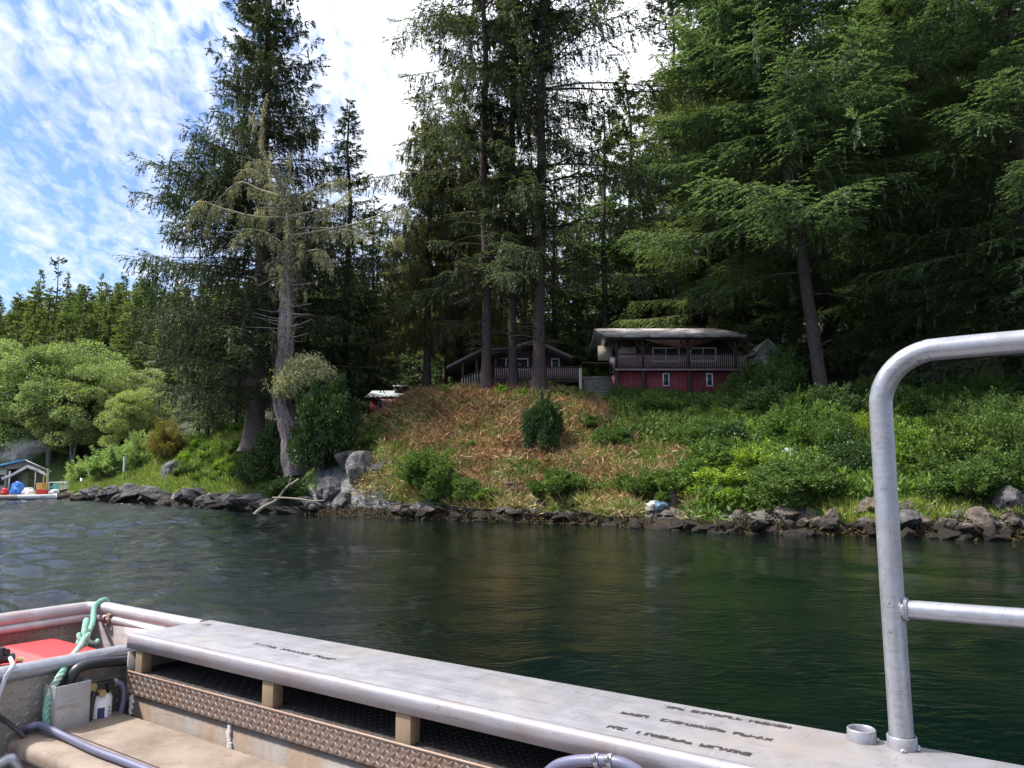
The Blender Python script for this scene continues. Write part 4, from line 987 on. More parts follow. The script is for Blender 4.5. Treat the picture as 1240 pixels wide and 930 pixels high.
def grey_shed():
    D = 50.5; root = empty('shed'); tag(root, 'little grey gabled shed sunk in the shrubs right of the red cabin', 'shed')
    x0, x1 = wx(918, D), wx(946, D); zb, ze, za = zat(462, D), zat(428, D), zat(414, D); xm = (x0 + x1) / 2
    W = MB().hexa([(x0, D, zb), (x1, D, zb), (x1, D + 3, zb), (x0, D + 3, zb), (x0, D, ze), (x1, D, ze), (x1, D + 3, ze), (x0, D + 3, ze)])
    W.add([(x0, D, ze), (x1, D, ze), (xm, D, za)], T=[[0, 1, 2]]); W.build('wall', M['greyboard'], root)
    R = MB()
    for s, xe in ((0, x0 - .3), (1, x1 + .3)):
        zz = ze - .2; a = (xm + (.003 if s else 0), za + .05)
        R.hexa([(xe, D - .4, zz), (a[0], D - .4, a[1]), (a[0], D + 3.3, a[1]), (xe, D + 3.3, zz), (xe, D - .4, zz + .09), (a[0], D - .4, a[1] + .09), (a[0], D + 3.3, a[1] + .09), (xe, D + 3.3, zz + .09)])
    R.build('roof', M['greyboard'], root)
    MB().box((xm, D - .02, zb + .9), (.7, .05, 1.7)).build('door', M['palewood'], root)
grey_shed()

# ------------------------------------------------------------------ boathouse and dock
M['bluetarp'] = paint('blue_tarpaulin', (.04, .17, .55), .45, .2, 6, bumpd=.03)
M['skyblue'] = paint('light_blue_roof_tarpaulin', (.10, .33, .60), .45, .15, 3, bumpd=.03)
M['redplastic'] = paint('red_plastic', (.50, .022, .018), .45, .10, 3, dirt=(.36, .05, .038), dirt_amt=.25)
M['yellow'] = paint('yellow_plastic', (.55, .38, .10), .5, .1, 3)
M['blackrubber'] = paint('black_rubber', (.016, .016, .018), .45, .3, 8)
M['greycloth'] = paint('grey_cloth', (.42, .42, .46), .8, .2, 6)
M['teal'] = paint('teal_plastic', (.10, .42, .38), .5, .1, 3)
M['dockwood'] = paint('dock_timber', (.24, .20, .17), .85, .2, 4)
def boathouse():
    D = 70; k = D / F; root = empty('boathouse'); tag(root, 'white fronted floating boathouse with an open gabled porch and a blue tarpaulin roof', 'boathouse')
    X = lambda p: (p - 620) * k
    zd = .45; za, ze = zat(558, D), zat(571, D); xl, xa, xr = X(-12), X(34), X(64)
    zl = za - (za - ze) * (xa - xl) / (xr - xa) * .62
    W = MB().box(((X(-30) + X(13)) / 2, D + 2.5, zd + 1.2), (X(13) - X(-30), 4.8, 2.2)).build('wall', M['white'], root)
    MB().box(((X(13) + X(62)) / 2, D + 4.5, zd + 1.15), (X(62) - X(13) - .1, .1, 2.1)).build('back_wall', M['palewood'], root)
    MB().box((X(31), D + 4.4, zd + .95), (1.0, .08, 1.9)).build('door', M['whiteroof'], root)
    MB().box((X(5), D + .05, zd + 1.2), (.9, .07, .9)).build('window', M['glass'], root)
    def sl(name, xA, zA, xB, zB, y0, y1, mat, t=.09): return MB().hexa([(xA, y0, zA), (xB, y0, zB), (xB, y1, zB), (xA, y1, zA), (xA, y0, zA + t), (xB, y0, zB + t), (xB, y1, zB + t), (xA, y1, zA + t)]).build(name, M[mat], root)
    sl('roof', xl - 2, zl - .4, xa, za, D - .3, D + 8, 'greyroof'); sl('roof', xa + .003, za, xr + .15, ze - .05, D - .3, D + 8, 'whiteroof')
    tp = sl('roof_tarpaulin', xl - 2, zl - .28, xa - .5, za + .02, D + .5, D + 8.1, 'skyblue', .06)
    MB().add([(xl, D + .1, zd + 1.9), (xr, D + .1, ze - .1), (xa, D + .1, za - .05), (xl, D + .1, zl - .1), (xa, D + .1, zd + 2.3)], Q=[[0, 4, 2, 3]], T=[[4, 1, 2]]).build('gable_board', M['palewood'], root)
    g = MB(); ar = [(X(8), zat(578, D)), (X(20), zat(573, D)), (X(37), zat(563, D)), (X(50), zat(568, D)), (X(63), zat(575, D))]
    for (x0, z0), (x1, z1) in zip(ar[:-1], ar[1:]): g.hexa([(x0, D - .25, z0 - .28), (x1, D - .25, z1 - .28), (x1, D - .12, z1 - .28), (x0, D - .12, z0 - .28), (x0, D - .25, z0), (x1, D - .25, z1), (x1, D - .12, z1), (x0, D - .12, z0)])
    g.build('porch_arch', M['white'], root)
    MB().hexa([(xl - 2, D - .42, zl - .42), (xa, D - .42, za - .02), (xa, D - .32, za - .02), (xl - 2, D - .32, zl - .42), (xl - 2, D - .42, zl - .18), (xa, D - .42, za + .14), (xa, D - .32, za + .14), (xl - 2, D - .32, zl - .18)]).build('tarpaulin_edge', M['skyblue'], tp)
    for px, w in ((17, .14), (47, .09), (62, .14), (57, .07)): MB().box((X(px), D - .15, (zd + ze) / 2 + .1), (w, w, ze - zd - .1)).build('porch_post', M['white'], root)
    MB().box(((X(-30) + X(66)) / 2, D + 3, .27), (X(66) - X(-30), 7.5, .3)).build('float', M['dockwood'], root)
    # turn the front towards the open water
    th = math.radians(31); px_, py_ = X(64), D; c_, s_ = math.cos(th), math.sin(th); k_ = .86
    root.rotation_euler = (0, 0, th); root.scale = (k_, 1, 1)
    root.location = (px_ - (c_ * k_ * px_ - s_ * py_), py_ - (s_ * k_ * px_ + c_ * py_), 0)
boathouse()
D_ = 69.0; kx = D_ / F; DX = lambda p: (p - 620) * kx
q = MB()
for i in range(7): q.tube([(DX(-12 + i * 5.6), D_ - 2.6, .10), (DX(-12 + i * 5.6) + .02, D_ - 2.6, .98)], .215, 12)
tag(q.build('fender_row', M['blackrubber'], None, True), 'black tyre wall fendering the float at the left edge', 'fender')
q = MB().box(((DX(25) + DX(92)) / 2, D_ - 1.6, .25), (DX(92) - DX(25), 2.2, .22)); 
for i in range(26): q.box((DX(25) + .1 + i * (DX(92) - DX(25) - .2) / 25, D_ - 1.6, .38), (.17, 2.2, .04))
tag(q.build('dock', M['dockwood']), 'low plank dock cluttered with gear between boathouse and headland', 'dock')
def heap(px, w, h, mat, label, cat, seed, name, y=-1.6, dd=.8, z0=.4):
    bm = bmesh.new(); bmesh.ops.create_icosphere(bm, subdivisions=3, radius=1)
    for v in bm.verts:
        n = v.co.copy(); r = 1 + .28 * mn.noise(n * 1.7 + Vector((seed, 3, 1))) + .12 * mn.noise(n * 5 + Vector((seed, 0, 0))); v.co = n * r; v.co.z = max(v.co.z, -.35)
    me = bpy.data.meshes.new(name); bm.to_mesh(me); bm.free()
    o = link(name, me, M[mat]); o.scale = (w / 2, dd / 2, h * .72); o.location = (DX(px), D_ + y, z0 + h * .25); tag(o, label, cat); return o
heap(40, 1.25, 1.15, 'bluetarp', 'bright blue tarpaulin heap on the dock before the porch', 'tarpaulin', 1, 'tarpaulin_heap')
heap(31, .6, .6, 'redplastic', 'pinkish red buoy beside the blue tarpaulin heap', 'buoy', 2, 'buoy', -2.2, .6)
heap(53, 1.15, .65, 'greycloth', 'grey white bundle right of the blue tarpaulin heap', 'bundle', 3, 'gear_bundle')
heap(58.5, .7, .5, 'white', 'white sack at the right end of the grey bundle', 'sack', 6, 'sack', -2.1, .6)
heap(83.5, .8, .45, 'greycloth', 'dull violet grey bundle near the right end of the dock', 'bundle', 4, 'gear_bundle')
def tub(px, w, h, mat, label, cat, name, y=-1.6):
    q = MB(); z0 = .40; x = DX(px); a, b = w / 2, w / 2 * .86
    q.hexa([(x - b, D_ + y - b, z0), (x + b, D_ + y - b, z0), (x + b, D_ + y + b, z0), (x - b, D_ + y + b, z0), (x - a, D_ + y - a, z0 + h), (x + a, D_ + y - a, z0 + h), (x + a, D_ + y + a, z0 + h), (x - a, D_ + y + a, z0 + h)])
    q.box((x, D_ + y, z0 + h + .02), (w + .08, w + .08, .05)); tag(q.build(name, M[mat], bevel=.012), label, cat)
tub(67.5, .52, .95, 'yellow', 'tall ochre tub standing by the mooring pole', 'tub', 'storage_tub')
tub(72.5, .42, .42, 'redplastic', 'left red crate of the two by the ochre tub', 'crate', 'crate', -2.2)
tub(77.5, .42, .40, 'redplastic', 'right red crate of the two by the ochre tub', 'crate', 'crate', -2.2)
tub(75, .36, .22, 'white', 'white box on the dock behind the red crates', 'box', 'storage_box', -1.3)
def chair_():
    r = empty('deck_chair', (DX(77.5), D_ - .9, .4)); tag(r, 'small teal plastic chair facing the water on the dock', 'chair')
    MB().box((0, 0, .42), (.45, .45, .04)).build('seat', M['teal'], r, bevel=.01); MB().box((0, .2, .68), (.42, .04, .5)).build('backrest', M['teal'], r, bevel=.01)
    for sx in (-.18, .18):
        for sy in (-.18, .18): MB().tube([(sx, sy, 0), (sx, sy, .41)], .02, 6).build('leg', M['teal'], r)
chair_()
tag(MB().tube([(DX(66), D_ - .6, -.4), (DX(66.2), D_ - .6, zat(567, D_))], .055, 8).build('mooring_pole', M['yellow']), 'thin yellow mooring pole at the right corner of the boathouse', 'pole')
def skiff(px, L, label, mat, y, rz=0):
    r = empty('skiff', (DX(px), D_ + y, .0), rz); tag(r, label, 'boat'); n = 12; V = []; Q = []
    for i in range(n):
        t = i / (n - 1); w = .62 * (1 - t ** 3.2) + .02; x = (t - .5) * L; s = .12 * t ** 2
        for yy, zz in ((-w, .42 + s), (-w * .8, .12), (0, -.05 + s), (w * .8, .12), (w, .42 + s), (w * .9, .42 + s), (w * .7, .16), (0, .02 + s), (-w * .7, .16), (-w * .9, .42 + s)): V.append((x, yy, zz))
    for i in range(n - 1):
        for j in range(10): Q.append((i * 10 + j, i * 10 + (j + 1) % 10, (i + 1) * 10 + (j + 1) % 10, (i + 1) * 10 + j))
    h = MB().add(V, Q); h.add([V[j] for j in range(5)], T=[[0, 1, 2], [0, 2, 4], [2, 3, 4]]); h.build('hull', M[mat], r, True)
    for x in (-.25, .18): MB().box((x * L, 0, .33), (.25, 1.05, .04)).build('thwart', M['palewood'], r)
skiff(58, 2.6, 'little yellowish white skiff moored under the grey bundle', 'beige', -3.4)
skiff(80, 2.8, 'white punt moored right of the yellowish skiff', 'white', -3.3, .1)
def ramp_():
    r = empty('gangway'); tag(r, 'grey gangway with thin metal railings from the dock to the headland', 'gangway'); y0 = D_ + .2; x0, x1 = DX(67), DX(112); za, zb = .55, 1.35
    MB().hexa([(x0, y0 - .6, za - .1), (x1, y0 - .6, zb - .1), (x1, y0 + .6, zb - .1), (x0, y0 + .6, za - .1), (x0, y0 - .6, za), (x1, y0 - .6, zb), (x1, y0 + .6, zb), (x0, y0 + .6, za)]).build('walkway', M['dockwood'], r)
    for s in (-.58, .58):
        w = MB(); zt = zat(584, y0)
        for hh in (0, -.42): w.tube([(x0, y0 + s, zt + hh), (x1 - 1, y0 + s, zt + hh + .02)], .028, 6)
        for i in range(6): x = x0 + (x1 - 1 - x0) * i / 5; w.tube([(x, y0 + s, za + (zb - za) * i / 6 - .1), (x, y0 + s, zt)], .03, 6)
        w.build('railing', M['whiteroof'], r)
ramp_()
def fence_():
    y = 68; k = y / F; r = empty('board_fence'); tag(r, 'short weathered board fence with a pale post where the gangway lands', 'fence')
    X = lambda p: (p - 620) * k; zb, zt = zat(592, y), zat(581, y)
    for i in range(3): MB().box(((X(104) + X(140)) / 2, y, zb + .15 + i * .26), (X(140) - X(104), .05, .22)).build('board', M['dockwood'], r)
    for px in (103, 115): MB().box((X(px), y - .08, (zb + zt) / 2 - .2), (.14, .1, zt - zb + .7)).build('post', M['whiteroof'], r)
fence_()
tag(MB().tube([(*at(153, 62), zat(571, 62)), (*at(153, 62), zat(553, 62))], .09, 8).build('marker_post', M['whiteroof']), 'short white marker post in the grass at the tip of the headland', 'post')
tag(MB().tube([(*at(153, 62), zat(585, 62) - .6), (*at(153, 62), zat(570.5, 62))], .05, 8).build('post_stub', M['drift']), 'weathered stub holding up the white marker post', 'post')

# shore odds and ends
def overturned(px, py, D, L, mat, label, seed, rz=0.0):
    x, y = at(px, D); z = zat(py, D); r = empty('overturned_boat', (x, y, z), rz); r.rotation_euler = (.12, .05, rz); tag(r, label, 'boat'); n = 12; V = []; Q = []
    for i in range(n):
        t = i / (n - 1); w = .48 * (1 - abs(2 * t - 1) ** 3 * .6); xx = (t - .5) * L; h = .36 * (1 - abs(2 * t - 1) ** 4)
        for yy, zz in ((-w, 0), (-w * .75, h * .75), (0, h), (w * .75, h * .75), (w, 0)): V.append((xx, yy, zz))
    for i in range(n - 1):
        for j in range(4): Q.append((i * 5 + j, i * 5 + j + 1, i * 5 + j + 6, i * 5 + j + 5))
    MB().add(V, Q).build('hull', M[mat], r, True)
    MB().tube([V[i * 5] for i in range(n)] + [V[i * 5 + 4] for i in range(n - 1, -1, -1)], .035, 5).build('gunwale', M['palewood'], r)
    MB().box((0, .05, -.28), (L * .5, .6, .5)).build('support_block', M['greyboard'], r)
overturned(955, 552, 34.5, 1.0, 'greyboard', 'small pale upturned dinghy on a block amid the lower thicket', 1)
overturned(914, 534, 37, 1.1, 'greyboard', 'small grey upturned dinghy tilted in the upper thicket', 2, -.3)
M['shoreblue'] = paint('faded_blue_plastic', (.035, .085, .14), .6, .3, 5, dirt=(.12, .12, .12), bumpd=.03)
D_ = 32.2; DX = lambda p: (p - 620) * D_ / F
gshore = gz(DX(793), D_)
heap(795, .8, .42, 'shoreblue', 'crumpled faded blue bundle on the gravel shore', 'bundle', 8, 'blue_bundle', 0, .8, gshore)
heap(787, .55, .4, 'greyboard', 'pale grey sack against the left of the blue bundle', 'sack', 9, 'sack', -.1, .5, gshore)
x_, y_ = at(812, 32.4)
q = MB().tube([(0, 0, -.1), (.02, 0, .25), (-.06, .02, .5), (-.12, .0, .62)], [.24, .17, .15, .07], 9)
tag(q.build('stump', M['bark'], None, True, loc=(x_, y_, gz(x_, y_))), 'short dark brown stump leaning beside the blue bundle', 'stump')
x_, y_ = at(827, 32.8)
q = MB().tube([(0, 0, -.1), (0, 0, .95)], .045, 7); q.tube([(-.55, 0, .62), (.02, 0, .66)], .025, 6)
tag(q.build('fence_stake', M['darkwood'], None, True, loc=(x_, y_, gz(x_, y_))), 'dark stake with a crossbar at the back of the gravel shore', 'stake')

# chimney smoke over the boathouse
def smoke():
    bm = bmesh.new(); bmesh.ops.create_icosphere(bm, subdivisions=3, radius=1); me = bpy.data.meshes.new('smoke'); bm.to_mesh(me); bm.free()
    m, nt, out = newmat('wood_smoke'); co = objco(nt); v = nt.nodes.new('ShaderNodeVolumePrincipled'); v.inputs['Color'].default_value = (.8, .88, 1, 1)
    n = noise(nt, co, 2.2, 5, .65, 1.0); ln = nt.nodes.new('ShaderNodeVectorMath'); ln.operation = 'LENGTH'; nt.links.new(co, ln.inputs[0])
    fall = math_(nt, 'SUBTRACT', 1.0, ln.outputs['Value'], clamp=True)
    d = math_(nt, 'MULTIPLY', math_(nt, 'MULTIPLY', math_(nt, 'SUBTRACT', n, .42, clamp=True), fall), .9)
    nt.links.new(d, v.inputs['Density']); nt.links.new(v.outputs[0], out.inputs['Volume'])
    o = link('smoke', me, m); x, y = at(22, 76); o.location = (x, y, zat(547, 76)); o.scale = (3.4, 2.0, 1.3); o.rotation_euler = (0, -.25, 0)
    tag(o, 'thin bluish wood smoke drifting over the boathouse roof', 'smoke', kind='stuff')
smoke()

# ------------------------------------------------------------------ our own boat
A_ = math.radians(-35.02516); UX, UY = math.cos(A_), math.sin(A_); B0 = Vector((-1.8194, 3.77942, 0))
BOAT = empty('work_boat', B0, A_); tag(BOAT, 'open aluminium work boat with a flat side deck, tread plate lockers and a tan bench', 'boat')
def l_of(w): q = np.array([w[0] - B0.x, w[1] - B0.y]); return np.array([q[0] * UX + q[1] * UY, -q[0] * UY + q[1] * UX, w[2]])
def hz(px, py, z): d = ray(px, py); t = (z - ZC) / d[2]; return l_of(np.array([0, 0, ZC]) + d * t)
def hu(px, py, u):
    d = ray(px, py); t = (u - (-B0.x * UX - B0.y * UY)) / (d[0] * UX + d[1] * UY); return l_of(np.array([0, 0, ZC]) + d * t)
def hv(px, py, v):
    d = ray(px, py); t = (v - (B0.x * UY - B0.y * UX)) / (-d[0] * UY + d[1] * UX); return l_of(np.array([0, 0, ZC]) + d * t)

def metal(name, col, rough, stain=None, amt=.4, scale=4, met=.7, streak=False, bd=.002, aniso=False):
    col = tuple(k * .8 for k in col); stain = tuple(k * .8 for k in stain) if stain else None
    m, nt, out = newmat(name); co = objco(nt)
    n0 = noise(nt, mapping(nt, co, (.25, 8, 8)) if aniso else co, scale * 4, 5, .6)
    n1 = noise(nt, mapping(nt, co, (2.2, 2.2, .5)) if streak else co, scale * .6, 8, .7); n2 = noise(nt, co, 60, 3, .6)
    c = ramp(nt, n0, [(.3, tuple(k * .88 for k in col)), (.7, tuple(min(1, k * 1.08) for k in col))])
    met_ = met
    if stain:
        k = ramp(nt, n1, [(.60 - .3 * amt, (0, 0, 0)), (.82 - .3 * amt, (.9, .9, .9))])
        c = mix(nt, k, c, stain); met_ = math_(nt, 'MULTIPLY', math_(nt, 'SUBTRACT', 1.0, k), met)
    sc1 = noise(nt, mapping(nt, co, (1.2, 46, 46), (0, 0, .12)), 3, 3, .7); sc2 = noise(nt, mapping(nt, co, (40, 1.5, 9), (0, 0, .5)), 3, 2, .6)
    c = mix(nt, 1.0, c, ramp(nt, sc1, [(.30, (.72, .72, .72)), (.44, (1, 1, 1)), (.62, (1, 1, 1)), (.72, (1.25, 1.25, 1.25))]), 'MULTIPLY')
    c = mix(nt, 1.0, c, ramp(nt, sc2, [(.26, (.7, .68, .66)), (.36, (1, 1, 1))]), 'MULTIPLY')
    c = mix(nt, 1.0, c, ramp(nt, noise(nt, co, 38, 4, .7), [(.27, (.35, .32, .30)), (.36, (1, 1, 1))]), 'MULTIPLY')
    r = math_(nt, 'MULTIPLY_ADD', sc1, .2, math_(nt, 'MULTIPLY_ADD', n0, .25, rough - .22))
    principled(nt, out, c, r, met_, bump(nt, n2, .3, bd * .5, bump(nt, n1, .3, bd)), .5); return m
M['deck'] = metal('worn_aluminium_deck', (.36, .35, .37), .54, (.27, .225, .19), .35, 2.6, .55)
M['lip'] = metal('brushed_aluminium_edge', (.38, .36, .40), .42, (.24, .17, .12), .42, 3, .3, aniso=True)
M['tube'] = metal('aluminium_tube', (.40, .40, .43), .36, (.20, .18, .175), .34, 7, .6)
M['gun'] = metal('gunwale_aluminium', (.46, .42, .42), .40, (.34, .19, .175), .40, 3, .55)  # reddish stains of rubbed paint; pinkish base imitates bounce off the red tank
M['plate'] = metal('tread_plate', (.36, .34, .31), .42, (.20, .16, .12), .5, 3.5, .6)
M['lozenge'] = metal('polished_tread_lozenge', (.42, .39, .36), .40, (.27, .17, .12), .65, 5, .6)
M['shelf'] = metal('shade_toned_locker_shelf', (.075, .065, .06), .6, (.04, .03, .025), .5, 5, .1)  # very dark colour stands in for shade in the recess under the deck
M['plate_rust'] = metal('grimy_tread_plate', (.26, .20, .165), .5, (.21, .105, .06), .72, 3.2, .35)
M['wall'] = metal('streaked_aluminium_wall', (.25, .23, .215), .6, (.19, .12, .07), .75, 4, .3, True)
M['hullm'] = metal('hull_aluminium', (.5, .5, .52), .45, (.3, .27, .25), .3, 2)
M['bench'] = paint('tan_bench_paint', (.20, .155, .12), .75, .18, 6, dirt=(.11, .075, .055), dirt_amt=.55, bumpd=.004)
M['post'] = paint('tan_post_paint', (.22, .155, .095), .7, .15, 8, dirt=(.20, .12, .06), dirt_amt=.4)
M['caulk'] = paint('old_sealant', (.50, .48, .46), .8, .15, 9, bumpd=.01)
M['ink'] = paint('worn_black_lettering', (.03, .022, .022), .7, .3, 30)
M['hose'] = paint('blue_grey_hose', (.10, .10, .16), .42, .12, 5)
M['blackhose'] = paint('black_hose', (.018, .018, .022), .38, .2, 5)
M['brass'] = metal('brass_fitting', (.55, .45, .22), .35, None)
M['chan'] = metal('plain_aluminium_channel', (.50, .50, .50), .45, (.36, .34, .32), .3, 4, .5)
M['rope'] = paint('green_rope', (.15, .32, .25), .9, .15, 8, bumpd=.004, dirt=(.48, .50, .40), dirt_amt=.45)
M['shackle'] = metal('rusty_shackle', (.25, .18, .13), .6, (.12, .06, .04), .6)

def extrude_profile(prof, u0, u1):
    n = len(prof); V = [(u0, a, b) for a, b in prof] + [(u1, a, b) for a, b in prof]; m = MB()
    m.add(V, [[j, (j + 1) % n, n + (j + 1) % n, n + j] for j in range(n)])
    return m
def capped(mb, prof, u, flip=False):
    bm = bmesh.new(); vs = [bm.verts.new((u, a, b)) for a, b in prof]; bm.faces.new(vs); bmesh.ops.triangulate(bm, faces=bm.faces[:]); bm.verts.index_update()
    T = [[v.index for v in f.verts] for f in bm.faces]; mb.add([tuple(v.co) for v in bm.verts], T=T); bm.free()
DW = .452
pr_ = [(.010, 1.284), (.0015, 1.287), (0, 1.292), (0, 1.334), (.003, 1.343), (.009, 1.3485), (.018, 1.35), (DW - .012, 1.35), (DW - .003, 1.347), (DW, 1.340), (DW, 1.29), (DW - .006, 1.284), (DW - .006, 1.336), (.012, 1.338)]
mb = extrude_profile(pr_, 0, 5.6); capped(mb, pr_, 0)
mb.box((.003, DW / 2, 1.310), (.006, DW - .03, .052))
d_ = mb.build('side_deck', M['deck'], BOAT)
# lip as its own brushed strip, 2 mm proud
pl_ = [(-.002, 1.288), (-.002, 1.334), (.001, 1.3445), (.008, 1.3505), (.020, 1.3522), (.030, 1.3522), (.030, 1.3508), (.02, 1.3505), (0.001, 1.334), (0.001, 1.288)]
extrude_profile(pl_, -.002, 5.6).build('deck_edge', M['lip'], BOAT, False)

def tread(name, o, eu, ev, w, h, mat, parent, pitch=.030, nrm=None, size=.0125, top='lozenge'):
    """raised lozenge plate lying in the plane of eu, ev"""
    o, eu, ev = np.array(o, float), unit(np.array(eu, float)), unit(np.array(ev, float)); n = np.cross(eu, ev)
    m = MB().add([o, o + eu * w, o + eu * w + ev * h, o + ev * h], [[0, 1, 2, 3]])
    iu, iv = np.meshgrid(np.arange(int(w / pitch) + 1), np.arange(int(h / pitch) + 1)); iu, iv = iu.ravel(), iv.ravel()
    cu, cv = (iu + .5) * pitch, (iv + .5) * pitch; ok = (cu < w - .008) & (cv < h - .008); iu, iv, cu, cv = iu[ok], iv[ok], cu[ok], cv[ok]
    a = np.where((iu + iv) % 2 == 0, 1, -1) * math.radians(42); l, wd, ht = size, size * .24, .0040
    c = o + eu * cu[:, None] + ev * cv[:, None]; dl = eu * np.cos(a)[:, None] + ev * np.sin(a)[:, None]; dw = -eu * np.sin(a)[:, None] + ev * np.cos(a)[:, None]
    V = np.stack([c - dl * l, c - dl * l * .3 - dw * wd, c + dl * l * .3 - dw * wd, c + dl * l, c + dl * l * .3 + dw * wd, c - dl * l * .3 + dw * wd, c - dl * l * .45 + n * ht, c + dl * l * .45 + n * ht], 1).reshape(-1, 3)
    b = np.arange(len(c))[:, None] * 8
    T = np.concatenate([b + t for t in ([0, 1, 6], [5, 0, 6], [3, 4, 7], [2, 3, 7])]); Q = np.concatenate([b + t for t in ([1, 2, 7, 6], [4, 5, 6, 7])])
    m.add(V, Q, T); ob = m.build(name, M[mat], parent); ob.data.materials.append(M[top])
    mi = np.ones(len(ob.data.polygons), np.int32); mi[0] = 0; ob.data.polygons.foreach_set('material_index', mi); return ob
# locker: tread strip, shelf, wall
tread('locker_strip', (.02, -.002, 1.088), (1, 0, 0), (0, 0, 1), 5.5, .096, 'plate_rust', BOAT, .0235, size=.0145)
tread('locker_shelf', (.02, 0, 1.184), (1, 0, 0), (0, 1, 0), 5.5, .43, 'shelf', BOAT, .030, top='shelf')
MB().tube([(.02, 0, 1.184), (5.5, 0, 1.184)], .006, 8).build('strip_edge', M['plate_rust'], BOAT, True)
MB().box((2.77, .015, .77), (5.5, .012, .63)).build('locker_wall', M['wall'], BOAT)
MB().box((.012, .2, 1.16), (.012, .40, .22)).build('locker_end', M['wall'], BOAT)
q = MB(); rs2 = random.Random(4)
for (u, z0, z1) in ((.055, 1.0, 1.085), (.80, .98, 1.075), (1.95, .98, 1.07)):
    z = z0
    q = MB()
    while z < z1: q.box((u + rs2.uniform(-.006, .006), .006, z), (rs2.uniform(.014, .032), .010, rs2.uniform(.012, .022)), Matrix.Rotation(rs2.uniform(-.5, .5), 3, 'Y')); z += .013
    q.build('sealant_bead', M['caulk'], BOAT, bevel=.003)
for u0, u1 in ((.068, .122), (1.0, 1.068), (1.726, 1.796), (2.52, 2.59), (3.35, 3.42), (4.2, 4.27)):
    MB().box(((u0 + u1) / 2, .030, 1.2345), (u1 - u0, .05, .099)).build('deck_post', M['post'], BOAT, bevel=.003)
# bench
bp = [(-.012, 1.0), (-.43, .998), (-.462, .992), (-.478, .975), (-.480, .945), (-.47, .93), (-.012, .93)]
mb = extrude_profile(bp, -.03, 5.4); capped(mb, bp, -.03)
bn = mb.build('bench_seat', M['bench'], BOAT); bn.modifiers.new('b', 'BEVEL').width = .012; bn.modifiers['b'].segments = 3; bn.modifiers['b'].limit_method = 'ANGLE'
mb = MB().box((2.7, -.30, 1.0005), (5.36, .003, .004)); mb.build('seat_joint', M['darkwood'], bn)
MB().box((2.7, -.455, .72), (5.3, .02, .42)).build('bench_front', M['wall'], BOAT)
# hull, bulkhead, bow
hull = MB(); HV = .40
hull.hexa([(-1.05, .32, -.3), (5.8, .36, -.3), (5.8, .43, -.3), (-1.05, .39, -.3), (-1.05, .345, 1.30), (5.8, .42, 1.283), (5.8, .445, 1.283), (-1.05, .37, 1.30)])
hull.build('hull_side', M['hullm'], BOAT)
MB().box((-1.045, -1.75, .5), (.03, 4.1, 1.56)).build('bow_plate', M['hullm'], BOAT)
MB().box((2.4, -1.85, .42), (6.9, 4.2, .04)).build('cockpit_floor', M['hullm'], BOAT)
MB().box((2.4, -1.85, -.18), (6.8, 4.2, .04)).build('hull_bottom', M['hullm'], BOAT)
MB().box((2.4, -3.95, .5), (6.9, .04, 1.5)).build('hull_side', M['hullm'], BOAT)
MB().box((5.85, -1.8, .5), (.04, 4.3, 1.5)).build('stern_plate', M['hullm'], BOAT)
tread('bow_lining', (-1.025, -3.86, .44), (0, 1, 0), (0, 0, 1), 4.2, .86, 'plate', BOAT, .034, size=.0155)
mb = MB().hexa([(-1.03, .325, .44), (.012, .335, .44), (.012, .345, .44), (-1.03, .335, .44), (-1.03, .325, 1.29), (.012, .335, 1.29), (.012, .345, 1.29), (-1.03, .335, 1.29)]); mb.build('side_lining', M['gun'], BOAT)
g = smooth_path([(.0, .392, 1.318), (-.3, .388, 1.320), (-.7, .380, 1.324), (-.90, .368, 1.328), (-.975, .325, 1.330), (-1.0, .24, 1.330), (-1.0, -.1, 1.328), (-1.0, -1.5, 1.32), (-1.0, -4.0, 1.32)], 6)
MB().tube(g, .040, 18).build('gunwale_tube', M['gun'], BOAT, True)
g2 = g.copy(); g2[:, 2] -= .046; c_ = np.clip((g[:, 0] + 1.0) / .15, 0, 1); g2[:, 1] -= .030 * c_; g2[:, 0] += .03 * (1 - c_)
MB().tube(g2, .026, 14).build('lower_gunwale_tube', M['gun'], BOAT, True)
tread('bulkhead', (-.075, -3.9, .44), (0, 1, 0), (0, 0, 1), 4.22, .80, 'plate', BOAT, .036, size=.0165)
MB().box((-.095, -1.80, .84), (.03, 4.24, .80)).build('bulkhead_core', M['hullm'], BOAT)
MB().tube([(-.085, .30, 1.252), (-.085, -3.9, 1.252)], .036, 18).build('bulkhead_tube', M['tube'], BOAT, True)
MB().tube(smooth_path([hu(-14, 935, .05), hu(2, 924, .05), hu(16, 920, .06), hu(34, 940, .08)], 5), .024, 14).build('grab_tube', M['tube'], BOAT, True)
